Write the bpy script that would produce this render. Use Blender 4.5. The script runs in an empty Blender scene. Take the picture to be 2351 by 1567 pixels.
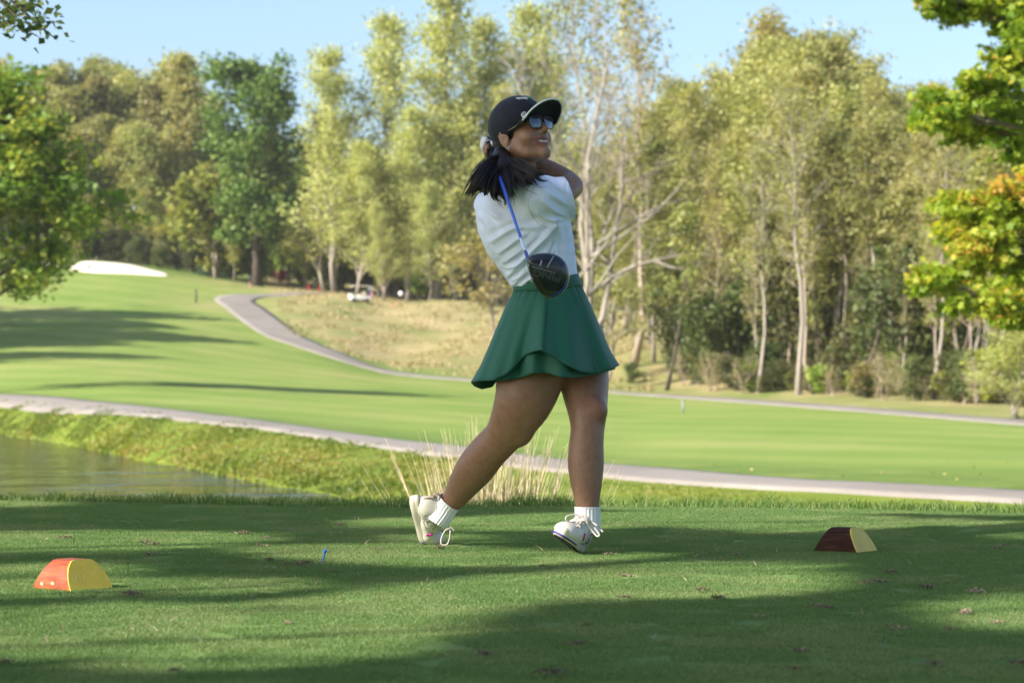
import bpy, math, random
import numpy as np
from mathutils import Vector, Matrix

# ------------------------------------------------------------------ camera, sky, sun, exposure
scene = bpy.context.scene
COL = scene.collection
FPX = 85.0 / 36.0 * 2351.0            # focal length in photo pixels
CX, CY = 1175.5, 783.5
HCAM = 0.605                          # eye height above the tee
HORIZON = 880.0
TILT = math.atan((HORIZON - CY) / FPX)
DG = 8.74                             # golfer distance

cam_data = bpy.data.cameras.new("camera")
cam_data.lens = 85.0
cam_data.sensor_width = 36.0
cam_data.clip_start = 0.1
cam_data.clip_end = 5000.0
cam_data.dof.use_dof = True
cam_data.dof.focus_distance = 8.62
cam_data.dof.aperture_fstop = 5.4
cam_data.dof.aperture_blades = 9
cam = bpy.data.objects.new("camera", cam_data)
cam.location = (0, 0, HCAM)
cam.rotation_euler = (math.radians(90) + TILT, 0, 0)
COL.objects.link(cam)
scene.camera = cam

SUN = Vector((-0.71, -0.44, 0.55)).normalized()     # towards the sun
SUN_EL = math.asin(SUN.z)
world = bpy.data.worlds.new("World")
scene.world = world
world.use_nodes = True
wn = world.node_tree
wn.nodes.clear()
wout = wn.nodes.new("ShaderNodeOutputWorld")
wbg = wn.nodes.new("ShaderNodeBackground")
wsky = wn.nodes.new("ShaderNodeTexSky")
wsky.sky_type = 'NISHITA'
wsky.sun_disc = False
wsky.sun_elevation = SUN_EL
wsky.sun_rotation = math.atan2(SUN.x, SUN.y)
wsky.altitude = 200
wsky.air_density = 1.0
wsky.dust_density = 2.5
wsky.ozone_density = 3.0
wbg.inputs[1].default_value = 0.118
wn.links.new(wsky.outputs[0], wbg.inputs[0])
wn.links.new(wbg.outputs[0], wout.inputs[0])

sl = bpy.data.lights.new("sun", 'SUN')
sl.energy = 5.0
sl.angle = math.radians(0.55)
sl.color = (1.0, 0.93, 0.82)
so = bpy.data.objects.new("sun", sl)
so.rotation_euler = SUN.to_track_quat('Z', 'Y').to_euler()
so.location = (-20, -10, 30)
COL.objects.link(so)

scene.view_settings.view_transform = 'Standard'
scene.view_settings.look = 'None'
scene.view_settings.exposure = 1.12
scene.view_settings.gamma = 1.0
scene.view_settings.use_curve_mapping = False
scene.render.engine = 'CYCLES'
scene.cycles.max_bounces = 6
scene.cycles.diffuse_bounces = 3
scene.cycles.glossy_bounces = 3
scene.cycles.transmission_bounces = 4
scene.cycles.transparent_max_bounces = 6
scene.cycles.use_denoising = True

rng = np.random.default_rng(7)
random.seed(7)

# ------------------------------------------------------------------ helpers
_FW = np.array([0, math.cos(TILT), math.sin(TILT)])
_UP = np.array([0, -math.sin(TILT), math.cos(TILT)])

def at(px, py, y):
    """the place in the world seen at photo pixel px, py at distance y"""
    d = _FW + np.array([(px - CX) / FPX, 0, 0]) + _UP * ((CY - py) / FPX)
    return np.array([0, 0, HCAM]) + d * (y / d[1])

def ground_at(px, py):
    """point of the level tee seen at a pixel"""
    d = _FW + np.array([(px - CX) / FPX, 0, 0]) + _UP * ((CY - py) / FPX)
    return np.array([0, 0, HCAM]) + d * (-HCAM / d[2])

def G(px, py, dy=0.0):
    """a point of the golfer: pixel and depth relative to her"""
    return at(px, py, DG + dy)

def project(P):
    """world points -> photo pixels"""
    P = np.asarray(P) - np.array([0, 0, HCAM])
    w = P @ _FW
    return np.stack([CX + FPX * P[..., 0] / w, CY - FPX * (P @ _UP) / w], -1)

def new_mesh(name, V, faces=None, tris=None, quads=None, mat=None, smooth=True, attrs=None):
    me = bpy.data.meshes.new(name)
    V = np.asarray(V, dtype=np.float32)
    if faces is not None:
        me.from_pydata(V.tolist(), [], faces)
    else:
        parts, sizes = [], []
        if quads is not None and len(quads):
            parts.append(np.asarray(quads, dtype=np.int32).ravel()); sizes += [np.full(len(quads), 4)]
        if tris is not None and len(tris):
            parts.append(np.asarray(tris, dtype=np.int32).ravel()); sizes += [np.full(len(tris), 3)]
        loops = np.concatenate(parts); sizes = np.concatenate(sizes).astype(np.int32)
        starts = np.concatenate([[0], np.cumsum(sizes)[:-1]]).astype(np.int32)
        me.vertices.add(len(V)); me.vertices.foreach_set("co", V.ravel())
        me.loops.add(len(loops)); me.loops.foreach_set("vertex_index", loops)
        me.polygons.add(len(sizes)); me.polygons.foreach_set("loop_start", starts)
        me.update(calc_edges=True)
        me.validate()
    if smooth:
        me.polygons.foreach_set("use_smooth", np.ones(len(me.polygons), dtype=bool))
    if attrs:
        for k, (dom, arr) in attrs.items():
            arr = np.asarray(arr, dtype=np.float32)
            if arr.ndim == 1:
                a = me.attributes.new(k, 'FLOAT', dom); a.data.foreach_set("value", arr)
            else:
                a = me.attributes.new(k, 'FLOAT_VECTOR', dom); a.data.foreach_set("vector", arr.ravel())
    if mat:
        me.materials.append(mat)
    return me

def obj(name, me, parent=None, loc=(0, 0, 0)):
    o = bpy.data.objects.new(name, me)
    COL.objects.link(o)
    o.location = loc
    if parent is not None:
        o.parent = parent
    return o

def tag(o, label=None, cat=None, group=None, kind=None):
    if label: o["label"] = label
    if cat: o["category"] = cat
    if group: o["group"] = group
    if kind: o["kind"] = kind
    return o

def thing(name, label, cat, loc=(0, 0, 0), rotz=0.0, group=None):
    o = bpy.data.objects.new(name, None)
    o.empty_display_size = 0.2
    COL.objects.link(o)
    o.location = loc
    o.rotation_euler = (0, 0, rotz)
    return tag(o, label, cat, group)

def copy_tree(root, loc, rotz=0.0, scale=None, label=None, group=None):
    r = root.copy(); COL.objects.link(r)
    r.location = loc; r.rotation_euler = (0, 0, rotz)
    if scale is not None: r.scale = scale
    if label: r["label"] = label
    if group: r["group"] = group
    for ch in list(root.children):
        c = ch.copy(); COL.objects.link(c); c.parent = r
        for g in list(ch.children):
            d = g.copy(); COL.objects.link(d); d.parent = c
    return r

class MB:
    """collects pieces into one mesh"""
    def __init__(self):
        self.V, self.F, self.n = [], [], 0
    def add(self, V, F):
        V = np.asarray(V, dtype=float)
        self.V.append(V)
        self.F += [tuple(int(i) + self.n for i in f) for f in F]
        self.n += len(V)
        return self
    def tube(self, P, R, sides=8, cap=True, flat=None):
        P = np.asarray(P, dtype=float); n = len(P)
        R = np.full(n, R) if np.isscalar(R) else np.asarray(R, dtype=float)
        T = np.gradient(P, axis=0); T /= np.linalg.norm(T, axis=1)[:, None] + 1e-12
        a = np.array([0, 0, 1.0]) if abs(T[0, 2]) < 0.9 else np.array([1.0, 0, 0])
        ang = np.linspace(0, 2 * np.pi, sides, endpoint=False)
        rings = []
        u = np.cross(T[0], a); u /= np.linalg.norm(u)
        for i in range(n):
            u = u - T[i] * (u @ T[i]); u /= np.linalg.norm(u) + 1e-12
            v = np.cross(T[i], u)
            fl = 1.0 if flat is None else flat
            rings.append(P[i] + R[i] * (np.cos(ang)[:, None] * u + fl * np.sin(ang)[:, None] * v))
        V = np.concatenate(rings)
        F = []
        for i in range(n - 1):
            for k in range(sides):
                k2 = (k + 1) % sides
                F.append((i * sides + k, i * sides + k2, (i + 1) * sides + k2, (i + 1) * sides + k))
        if cap:
            F.append(tuple(range(sides))[::-1]); F.append(tuple((n - 1) * sides + k for k in range(sides)))
        return self.add(V, F)
    def box(self, c, s, M=None):
        x, y, z = np.array(s) / 2
        V = np.array([(-x, -y, -z), (x, -y, -z), (x, y, -z), (-x, y, -z), (-x, -y, z), (x, -y, z), (x, y, z), (-x, y, z)])
        if M is not None: V = V @ np.array(M)[:3, :3].T
        return self.add(V + np.array(c), [(3, 2, 1, 0), (4, 5, 6, 7), (0, 1, 5, 4), (1, 2, 6, 5), (2, 3, 7, 6), (3, 0, 4, 7)])
    def lathe(self, prof, sides=20, M=None, c=(0, 0, 0)):
        ang = np.linspace(0, 2 * np.pi, sides, endpoint=False)
        V = np.concatenate([np.stack([r * np.cos(ang), r * np.sin(ang), np.full(sides, z)], 1) for r, z in prof])
        F = []
        for i in range(len(prof) - 1):
            for k in range(sides):
                k2 = (k + 1) % sides
                F.append((i * sides + k, i * sides + k2, (i + 1) * sides + k2, (i + 1) * sides + k))
        F.append(tuple(range(sides))[::-1]); F.append(tuple((len(prof) - 1) * sides + k for k in range(sides)))
        if M is not None: V = V @ np.array(M)[:3, :3].T
        return self.add(V + np.array(c), F)
    def arr(self):
        return np.concatenate(self.V)
    def mesh(self, name, mat, smooth=True, off=None, fn=None):
        V = self.arr()
        if fn is not None: V = fn(V)
        if off is not None: V = V - np.asarray(off)
        return new_mesh(name, V, faces=self.F, mat=mat, smooth=smooth)

def bez(pts, n=20):
    """smooth curve through points (Catmull-Rom)"""
    P = np.asarray(pts, dtype=float)
    P = np.concatenate([[2 * P[0] - P[1]], P, [2 * P[-1] - P[-2]]])
    out = []
    segs = len(P) - 3
    for s in np.linspace(0, segs, n):
        i = min(int(s), segs - 1); t = s - i
        p0, p1, p2, p3 = P[i], P[i + 1], P[i + 2], P[i + 3]
        out.append(0.5 * ((2 * p1) + (-p0 + p2) * t + (2 * p0 - 5 * p1 + 4 * p2 - p3) * t * t + (-p0 + 3 * p1 - 3 * p2 + p3) * t ** 3))
    return np.array(out)

# ------------------------------------------------------------------ materials
def mat_new(name):
    m = bpy.data.materials.new(name)
    m.use_nodes = True
    nt = m.node_tree
    b = nt.nodes["Principled BSDF"]
    return m, nt, b

def N(nt, t, **kw):
    n = nt.nodes.new(t)
    for k, v in kw.items(): setattr(n, k, v)
    return n

def ramp(nt, fac, stops):
    r = N(nt, "ShaderNodeValToRGB")
    el = r.color_ramp.elements
    while len(el) < len(stops): el.new(0.5)
    for e, (p, c) in zip(el, stops):
        e.position = p; e.color = (*c, 1)
    nt.links.new(fac, r.inputs[0])
    return r.outputs[0]

def noise(nt, scale, detail=4, rough=0.55, vec=None, dist=0.0):
    n = N(nt, "ShaderNodeTexNoise")
    n.inputs["Scale"].default_value = scale
    n.inputs["Detail"].default_value = detail
    n.inputs["Roughness"].default_value = rough
    n.inputs["Distortion"].default_value = dist
    if vec is not None: nt.links.new(vec, n.inputs["Vector"])
    return n.outputs[0]

def mix(nt, fac, a, b, mode='MIX'):
    m = N(nt, "ShaderNodeMix", data_type='RGBA', blend_type=mode)
    for s, v in ((m.inputs[0], fac), (m.inputs[6], a), (m.inputs[7], b)):
        if hasattr(v, "links"): nt.links.new(v, s)
        elif isinstance(v, (int, float)): s.default_value = v
        else: s.default_value = (*v, 1)
    return m.outputs[2]

def math_n(nt, op, a, b=0.0, clamp=False):
    m = N(nt, "ShaderNodeMath", operation=op, use_clamp=clamp)
    for s, v in ((m.inputs[0], a), (m.inputs[1], b)):
        if hasattr(v, "links"): nt.links.new(v, s)
        else: s.default_value = v
    return m.outputs[0]

def attr(nt, name):
    a = N(nt, "ShaderNodeAttribute"); a.attribute_name = name
    return a.outputs["Fac"]

def coords(nt, kind="Object"):
    return N(nt, "ShaderNodeTexCoord").outputs[kind]

def mapping(nt, vec, scale):
    m = N(nt, "ShaderNodeMapping"); m.inputs["Scale"].default_value = scale
    nt.links.new(vec, m.inputs[0]); return m.outputs[0]

def bump(nt, b, height, strength=0.3, dist=0.01):
    n = N(nt, "ShaderNodeBump")
    n.inputs["Strength"].default_value = strength
    n.inputs["Distance"].default_value = dist
    nt.links.new(height, n.inputs["Height"])
    nt.links.new(n.outputs[0], b.inputs["Normal"])

def plain(name, col, rough=0.6, var=0.12, scale=30, spec=0.4, metal=0.0, bmp=0.0, bdist=0.002, coat=0.0, sheen=0.0):
    m, nt, b = mat_new(name)
    n = noise(nt, scale, 5, vec=coords(nt))
    c1 = tuple(max(0, c * (1 - var)) for c in col); c2 = tuple(min(1, c * (1 + var)) for c in col)
    nt.links.new(ramp(nt, n, [(0.3, c1), (0.7, c2)]), b.inputs["Base Color"])
    b.inputs["Roughness"].default_value = rough
    b.inputs["Specular IOR Level"].default_value = spec
    b.inputs["Metallic"].default_value = metal
    b.inputs["Coat Weight"].default_value = coat
    b.inputs["Sheen Weight"].default_value = sheen
    if bmp: bump(nt, b, noise(nt, scale * 4, 4, vec=coords(nt)), bmp, bdist)
    return m

def leaf_mat(name, stops, transl=0.35, hue=0.03, val=0.25, rough=0.55):
    """leaf colours chosen per leaf (attribute tint), varied per plant"""
    m, nt, b = mat_new(name)
    c = ramp(nt, attr(nt, "tint"), stops)
    oi = N(nt, "ShaderNodeObjectInfo")
    h = N(nt, "ShaderNodeHueSaturation")
    nt.links.new(c, h.inputs["Color"])
    nt.links.new(math_n(nt, 'ADD', math_n(nt, 'MULTIPLY', oi.outputs["Random"], 2 * hue), 0.5 - hue), h.inputs["Hue"])
    r2 = math_n(nt, 'FRACT', math_n(nt, 'MULTIPLY', oi.outputs["Random"], 7.31))
    nt.links.new(math_n(nt, 'ADD', math_n(nt, 'MULTIPLY', r2, 2 * val), 1 - val), h.inputs["Value"])
    d = N(nt, "ShaderNodeBsdfDiffuse"); t = N(nt, "ShaderNodeBsdfTranslucent")
    nt.links.new(h.outputs[0], d.inputs[0])
    tc = mix(nt, 1.0, h.outputs[0], (1.15, 1.1, 0.6), 'MULTIPLY')
    nt.links.new(tc, t.inputs[0])
    ms = N(nt, "ShaderNodeMixShader"); ms.inputs[0].default_value = transl
    nt.links.new(d.outputs[0], ms.inputs[1]); nt.links.new(t.outputs[0], ms.inputs[2])
    gl = N(nt, "ShaderNodeBsdfGlossy"); gl.inputs["Roughness"].default_value = rough
    gl.inputs[0].default_value = (0.5, 0.5, 0.5, 1)
    ms2 = N(nt, "ShaderNodeMixShader"); ms2.inputs[0].default_value = 0.04
    nt.links.new(ms.outputs[0], ms2.inputs[1]); nt.links.new(gl.outputs[0], ms2.inputs[2])
    nt.links.new(ms2.outputs[0], nt.nodes["Material Output"].inputs[0])
    nt.nodes.remove(b)
    return m

def bark_mat(name, c1, c2, scale=(6, 6, 1.2)):
    m, nt, b = mat_new(name)
    v = mapping(nt, coords(nt), scale)
    n = noise(nt, 2.0, 6, 0.65, v)
    nt.links.new(ramp(nt, n, [(0.3, c1), (0.7, c2)]), b.inputs["Base Color"])
    b.inputs["Roughness"].default_value = 0.9
    b.inputs["Specular IOR Level"].default_value = 0.15
    bump(nt, b, n, 0.6, 0.03)
    return m
# ------------------------------------------------------------------ terrain
def zpy(d, py):
    return HCAM - (py - HORIZON) * d / FPX

WATER = -1.5
# for each pixel column the same run of knots: (distance, pixel row) or (distance, None, height)
_K = {
    -1800: [(10, None, -1.6), (16, None, -2.1), (150, None, -2.1), (160, None, -1.45), (165, None, -.6), (170, None, -.3), (185, None, .6), (210, None, 2.5), (230, None, 5), (250, None, 7), (270, None, 9), (300, None, 12), (345, None, 17), (360, None, 18), (480, None, 34), (700, None, 40), (1600, None, 50)],
    -400: [(10, None, -1.6), (16, None, -2.1), (128, None, -2.1), (133, None, -1.45), (139, None, -.4), (144, None, -.2), (155, None, .3), (170, None, 1.5), (190, None, 3), (215, None, 4.8), (240, None, 7), (275, None, 10.5), (325, None, 16), (345, None, 18.5), (480, None, 34), (700, None, 40), (1600, None, 50)],
    0: [(10, None, -1.6), (16, None, -2.1), (97, None, -2.0), (100, 995), (110, 925), (119, 908), (135, 884), (155, 858), (180, 815), (205, 775), (230, 738), (260, 695), (322, 600), (345, 590), (480, None, 34), (700, None, 40), (1600, None, 50)],
    300: [(10, None, -1.6), (16, None, -2.1), (64, None, -2.0), (67, 1055), (80, 963), (87, 943), (105, 912), (130, 880), (155, 855), (185, 815), (215, 768), (250, 715), (318, 612), (345, 600), (480, None, 33), (700, None, 40), (1600, None, 50)],
    600: [(10, None, -1.6), (16, None, -1.9), (47, None, -1.9), (50, 1112), (66, 1002), (71, 980), (88, 947), (115, 910), (150, 876), (190, 832), (235, 768), (262, 716), (300, 660), (330, 650), (480, None, 29), (700, None, 36), (1600, None, 50)],
    760: [(10, None, -1.4), (16, None, -1.7), (43, None, -1.65), (46, 1132), (62.5, 1024), (67, 1000), (88, 955), (120, 914), (160, 877), (205, 832), (235, 780), (262, 715), (288, 676), (330, 664), (480, None, 28), (700, None, 36), (1600, None, 50)],
    900: [(10, None, -1.2), (16, None, -1.3), (40, None, -1.35), (45, None, -1.3), (59, 1044), (63.5, 1020), (85, 968), (120, 920), (165, 882), (205, 860), (225, 828), (255, 758), (288, 692), (330, 682), (480, None, 27), (700, None, 36), (1600, None, 50)],
    1100: [(10, None, -1.2), (16, None, -1.3), (36, None, -1.3), (40, None, -1.3), (55.5, 1058), (59.5, 1036), (80, 985), (115, 935), (160, 898), (195, 876), (220, 840), (252, 757), (286, 697), (330, 690), (480, None, 26), (700, None, 36), (1600, None, 50)],
    1250: [(10, None, -1.2), (16, None, -1.3), (34, None, -1.28), (38, None, -1.28), (51.5, 1077), (55, 1058), (78, 1002), (110, 952), (155, 911), (188, 888), (210, 860), (240, 800), (282, 718), (330, 706), (480, None, 25), (700, None, 36), (1600, None, 50)],
    1450: [(10, None, -1.2), (16, None, -1.3), (32, None, -1.25), (36, None, -1.25), (46.5, 1099), (49.5, 1079), (75, 1015), (110, 958), (150, 920), (178, 905), (195, 880), (218, 795), (262, 722), (330, 706), (480, None, 24), (700, None, 36), (1600, None, 50)],
    1600: [(10, None, -1.2), (16, None, -1.3), (30, None, -1.22), (35, None, -1.22), (43.5, 1112), (46.5, 1089), (65, 1033), (100, 968), (140, 930), (166, 915), (182, 893), (220, 800), (262, 735), (330, 715), (480, None, 24), (700, None, 36), (1600, None, 50)],
    1900: [(10, None, -1.1), (16, None, -1.2), (27, None, -1.18), (32, None, -1.18), (39.5, 1129), (42.5, 1106), (60, 1046), (85, 990), (115, 952), (137, 937), (152, 914), (200, 850), (262, 790), (330, 745), (480, None, 22), (700, None, 36), (1600, None, 50)],
    2351: [(10, None, -1.0), (16, None, -1.1), (22, None, -1.1), (28, None, -1.1), (34.3, 1156), (37, 1133), (50, 1075), (65, 1035), (85, 995), (102, 972), (120, 940), (180, 885), (262, 830), (330, 790), (480, None, 20), (700, None, 36), (1600, None, 50)],
    4400: [(10, None, -1.0), (14, None, -1.1), (18, None, -1.1), (24, None, -1.1), (28, None, -1.15), (30, None, -1.15), (45, None, -1.2), (60, None, -1.3), (75, None, -1.2), (90, None, -1), (110, None, -.5), (180, None, .5), (262, None, 3), (330, None, 6), (480, None, 18), (700, None, 30), (1600, None, 50)],
}
_ck = sorted(_K)
_kd = np.array([[t[0] for t in _K[k]] for k in _ck], float)
_kz = np.array([[zpy(t[0], t[1]) if t[1] is not None else t[2] for t in _K[k]] for k in _ck], float)
T_D = np.exp(np.linspace(math.log(10.0), math.log(700.0), 380))
T_U = np.unique(np.concatenate([np.linspace(-9000, -800, 34), np.linspace(-800, 3200, 201), np.linspace(3200, 11000, 34)]))
T_Z = np.array([np.interp(T_D, [np.interp(u, _ck, _kd[:, j]) for j in range(_kd.shape[1])], [np.interp(u, _ck, _kz[:, j]) for j in range(_kd.shape[1])]) for u in T_U])
for _ in range(3):                                    # soften the breaks of slope
    T_Z[:, 1:-1] = 0.25 * T_Z[:, :-2] + 0.5 * T_Z[:, 1:-1] + 0.25 * T_Z[:, 2:]
for _ in range(4):
    T_Z[1:-1] = 0.25 * T_Z[:-2] + 0.5 * T_Z[1:-1] + 0.25 * T_Z[2:]
# gentle lumps in the rough beyond the far path
_uu, _dd = np.meshgrid(T_U, T_D, indexing='ij')
_xx = (_uu - CX) / FPX * _dd
_lump = 0.35 * np.sin(_xx * 0.35 + _dd * 0.21) * np.sin(_xx * 0.13 - _dd * 0.30 + 1.0)
T_Z += _lump * np.clip((_dd - 205) / 30, 0, 1) * np.clip((_uu - 700) / 150, 0, 1)

def terrain(x, y):
    x = np.asarray(x, float); y = np.asarray(y, float)
    u = CX + FPX * x / y
    iu = np.clip(np.searchsorted(T_U, u) - 1, 0, len(T_U) - 2)
    jd = np.clip(np.searchsorted(T_D, y) - 1, 0, len(T_D) - 2)
    fu = np.clip((u - T_U[iu]) / (T_U[iu + 1] - T_U[iu]), 0, 1)
    fd = np.clip((y - T_D[jd]) / (T_D[jd + 1] - T_D[jd]), 0, 1)
    return ((1 - fu) * (1 - fd) * T_Z[iu, jd] + fu * (1 - fd) * T_Z[iu + 1, jd]
            + (1 - fu) * fd * T_Z[iu, jd + 1] + fu * fd * T_Z[iu + 1, jd + 1])

def xpx(px, d):
    return (px - CX) / FPX * d

def tpt(px, d, up=0.0):
    x = xpx(px, d)
    return (x, d, float(terrain(x, d)) + up)

def sstep(a, b, v):
    t = np.clip((v - a) / (b - a), 0, 1)
    return t * t * (3 - 2 * t)

# where each kind of ground cover grows
NEAR_PATH = [(-1500, 232), (-700, 168), (-300, 138), (0, 115.5), (200, 96), (430, 81), (700, 69.5), (1000, 61), (1250, 53.2), (1400, 49.7), (1600, 45), (1800, 42), (2000, 39.7), (2351, 35.8), (2700, 32.5), (3400, 27.5), (4600, 22.5)]
FAR_PATH = [(800, 300), (740, 294), (660, 288), (575, 284), (538, 276), (560, 266), (620, 243), (690, 226), (770, 215), (850, 208.5), (950, 202.5), (1080, 196), (1250, 188), (1400, 180), (1600, 165), (1900, 137), (2351, 102), (2800, 82), (3600, 62), (4800, 46)]
FAR_PATH_XY = np.array([(xpx(p, d), d) for p, d in FAR_PATH])
NEAR_PATH_XY = np.array([(xpx(p, d), d) for p, d in NEAR_PATH])
px_near = np.array([p for p, d in NEAR_PATH]); d_near = np.array([d for p, d in NEAR_PATH])
_fp = [(p, d) for p, d in FAR_PATH if d <= 243]
px_far = np.array([p for p, d in _fp]); d_far = np.array([d for p, d in _fp])

uu, dd = np.meshgrid(T_U, T_D, indexing='ij')
xx = (uu - CX) / FPX * dd
dn = np.interp(uu, px_near, d_near)
df = np.interp(uu, px_far, d_far, left=330)
weed = sstep(dn + 1.0, dn - 1.5, dd)                                        # bank between pond, path and tee
dry = sstep(df + 3, df + 22, dd) * sstep(560, 800, uu + (dd - 240) * 2.0)   # unmown hill beyond the far path
dry = np.maximum(dry, 0.75 * np.exp(-((uu - 640) / 200) ** 2 - ((dd - 303) / 14) ** 2))
dry = np.maximum(dry, 0.5 * np.exp(-((uu - 590) / 220) ** 2 - ((dd - 268) / 16) ** 2))
dry = np.maximum(dry, 0.55 * sstep(df - 3, df + 6, dd) * (uu > 1350))
rough = np.maximum(sstep(dn + 16, dn + 5, dd) * (1 - weed), 0.7 * sstep(df - 12, df - 3, dd) * (uu > 640))
rough = np.maximum(rough, sstep(300, 312, dd))
tv = np.stack([xx, dd, T_Z], -1).reshape(-1, 3)
nu, nd = len(T_U), len(T_D)
idx = np.arange(nu * nd).reshape(nu, nd)
quads = np.stack([idx[:-1, :-1], idx[1:, :-1], idx[1:, 1:], idx[:-1, 1:]], -1).reshape(-1, 4)

m_ground, nt, b = mat_new("course_grass")
co = coords(nt)
fair = ramp(nt, noise(nt, 0.11, 7, 0.68, mapping(nt, co, (.55, .35, 1))), [(0.28, (.130, .210, .040)), (0.46, (.178, .246, .056)), (0.60, (.225, .268, .076)), (0.76, (.31, .285, .120))])
mow = N(nt, "ShaderNodeTexWave", wave_type='BANDS', bands_direction='DIAGONAL'); mow.inputs["Scale"].default_value = .055; mow.inputs["Distortion"].default_value = 1.2; mow.inputs["Detail"].default_value = 2
nt.links.new(co, mow.inputs["Vector"])
fair = mix(nt, 1.0, fair, ramp(nt, mow.outputs["Fac"], [(.35, (.92, .95, .92)), (.65, (1.06, 1.03, 1.04))]), 'MULTIPLY')
roughc = ramp(nt, noise(nt, 0.5, 6, 0.7, co), [(0.3, (.085, .150, .030)), (0.6, (.150, .205, .050)), (0.8, (.27, .25, .10))])
dryc = ramp(nt, noise(nt, 0.16, 8, 0.72, mapping(nt, co, (1, .5, 1))), [(0.34, (.13, .175, .045)), (0.50, (.27, .235, .105)), (0.68, (.40, .315, .175))])
weedc = ramp(nt, noise(nt, 0.8, 8, 0.7, co), [(0.3, (.09, .15, .02)), (0.55, (.17, .22, .03)), (0.8, (.32, .28, .07))])
c = mix(nt, attr(nt, "rough"), fair, roughc)
edge_n = math_n(nt, 'MULTIPLY', math_n(nt, 'SUBTRACT', noise(nt, 0.35, 5, 0.65, co), 0.5), 1.1)
dmask = math_n(nt, 'ADD', attr(nt, "dry"), math_n(nt, 'MULTIPLY', edge_n, math_n(nt, 'MULTIPLY', attr(nt, "dry"), 1.0)), clamp=True)
c = mix(nt, dmask, c, dryc)
c = mix(nt, attr(nt, "weed"), c, weedc)
fine = noise(nt, 6.0, 6, 0.75, co)
c = mix(nt, 0.45, c, ramp(nt, fine, [(0.25, (.55, .55, .5)), (0.5, (1, 1, 1)), (0.75, (1.35, 1.3, 1.3))]), 'MULTIPLY')
nt.links.new(c, b.inputs["Base Color"])
b.inputs["Roughness"].default_value = 0.95
b.inputs["Specular IOR Level"].default_value = 0.1
bump(nt, b, fine, 0.5, 0.06)
o = obj("fairway_ground", new_mesh("fairway_ground", tv, quads=quads, mat=m_ground,
        attrs={"weed": ('POINT', weed.ravel()), "dry": ('POINT', dry.ravel()), "rough": ('POINT', rough.ravel())}))
tag(o, "mown fairway rising to a dry grass hill", kind="structure")

# ---- tee: level top, rounded edge, bank falling to the pond
def tee_edge(x):
    return 12.15 - 0.17 * np.clip(x, -4, 6) + 0.10 * np.sin(x * 1.7) + 0.05 * np.sin(x * 4.1 + 1)

def tee_z(x, y):
    s = y - tee_edge(x)
    return -0.42 * np.clip(s + 0.15, 0, None) ** 1.15 * (1 - np.exp(-np.clip(s + 0.15, 0, None) * 3))

tx = np.unique(np.concatenate([np.linspace(-60, -6, 28), np.linspace(-6, 6, 121), np.linspace(6, 60, 28)]))
ty = np.unique(np.concatenate([np.linspace(-60, 4, 33), np.linspace(4, 10.5, 40), np.linspace(10.5, 18, 76)]))
X, Y = np.meshgrid(tx, ty, indexing='ij')
Z = tee_z(X, Y) + 0.006 * np.sin(X * 1.3 + Y * .7) * np.sin(Y * 1.9 - X * .4)
i2 = np.arange(X.size).reshape(X.shape)
q2 = np.stack([i2[:-1, :-1], i2[1:, :-1], i2[1:, 1:], i2[:-1, 1:]], -1).reshape(-1, 4)
m_tee, nt, b = mat_new("tee_turf")
co = coords(nt)
c = ramp(nt, noise(nt, 1.2, 6, 0.65, co), [(0.3, (.11, .185, .048)), (0.6, (.155, .235, .066)), (0.8, (.24, .25, .105))])
fn = noise(nt, 70, 6, 0.8, co)
c = mix(nt, 0.7, c, ramp(nt, fn, [(0.25, (.45, .45, .4)), (0.5, (1, 1, 1)), (0.75, (1.3, 1.3, 1.3))]), 'MULTIPLY')
nt.links.new(c, b.inputs["Base Color"])
b.inputs["Roughness"].default_value = 0.9
b.inputs["Specular IOR Level"].default_value = 0.1
bump(nt, b, fn, 0.6, 0.01)
tee = obj("tee_ground", new_mesh("tee_ground", np.stack([X, Y, Z], -1).reshape(-1, 3), quads=q2, mat=m_tee))
tag(tee, "level mown teeing ground in dappled shade", kind="structure")

# ---- water
m_w, nt, b = mat_new("pond_water")
b.inputs["Base Color"].default_value = (.020, .018, .008, 1)
b.inputs["Roughness"].default_value = 0.06
b.inputs["IOR"].default_value = 1.33
b.inputs["Specular IOR Level"].default_value = 0.7
bump(nt, b, noise(nt, 0.7, 3, 0.45, mapping(nt, coords(nt), (.30, 1, 1))), 1.0, 0.17)
wx = np.linspace(-190, 0, 40); wy = np.linspace(13.5, 172, 40)
WX, WY = np.meshgrid(wx, wy, indexing='ij')
i3 = np.arange(WX.size).reshape(WX.shape)
q3 = np.stack([i3[:-1, :-1], i3[1:, :-1], i3[1:, 1:], i3[:-1, 1:]], -1).reshape(-1, 4)
o = obj("pond_water", new_mesh("pond_water", np.stack([WX, WY, np.full_like(WX, WATER)], -1).reshape(-1, 3), quads=q3, mat=m_w))
tag(o, "still brown pond reflecting trees and sky", kind="structure")

# ---- cart paths
m_path, nt, b = mat_new("cart_path_asphalt")
co = coords(nt)
c = ramp(nt, noise(nt, 0.25, 6, 0.6, co), [(0.3, (.185, .165, .145)), (0.7, (.265, .238, .212))])
c = mix(nt, 0.5, c, ramp(nt, noise(nt, 14, 5, 0.8, co), [(0.3, (.75, .75, .75)), (0.7, (1.2, 1.2, 1.2))]), 'MULTIPLY')
nt.links.new(c, b.inputs["Base Color"])
b.inputs["Roughness"].default_value = 0.9
b.inputs["Specular IOR Level"].default_value = 0.2

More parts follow.
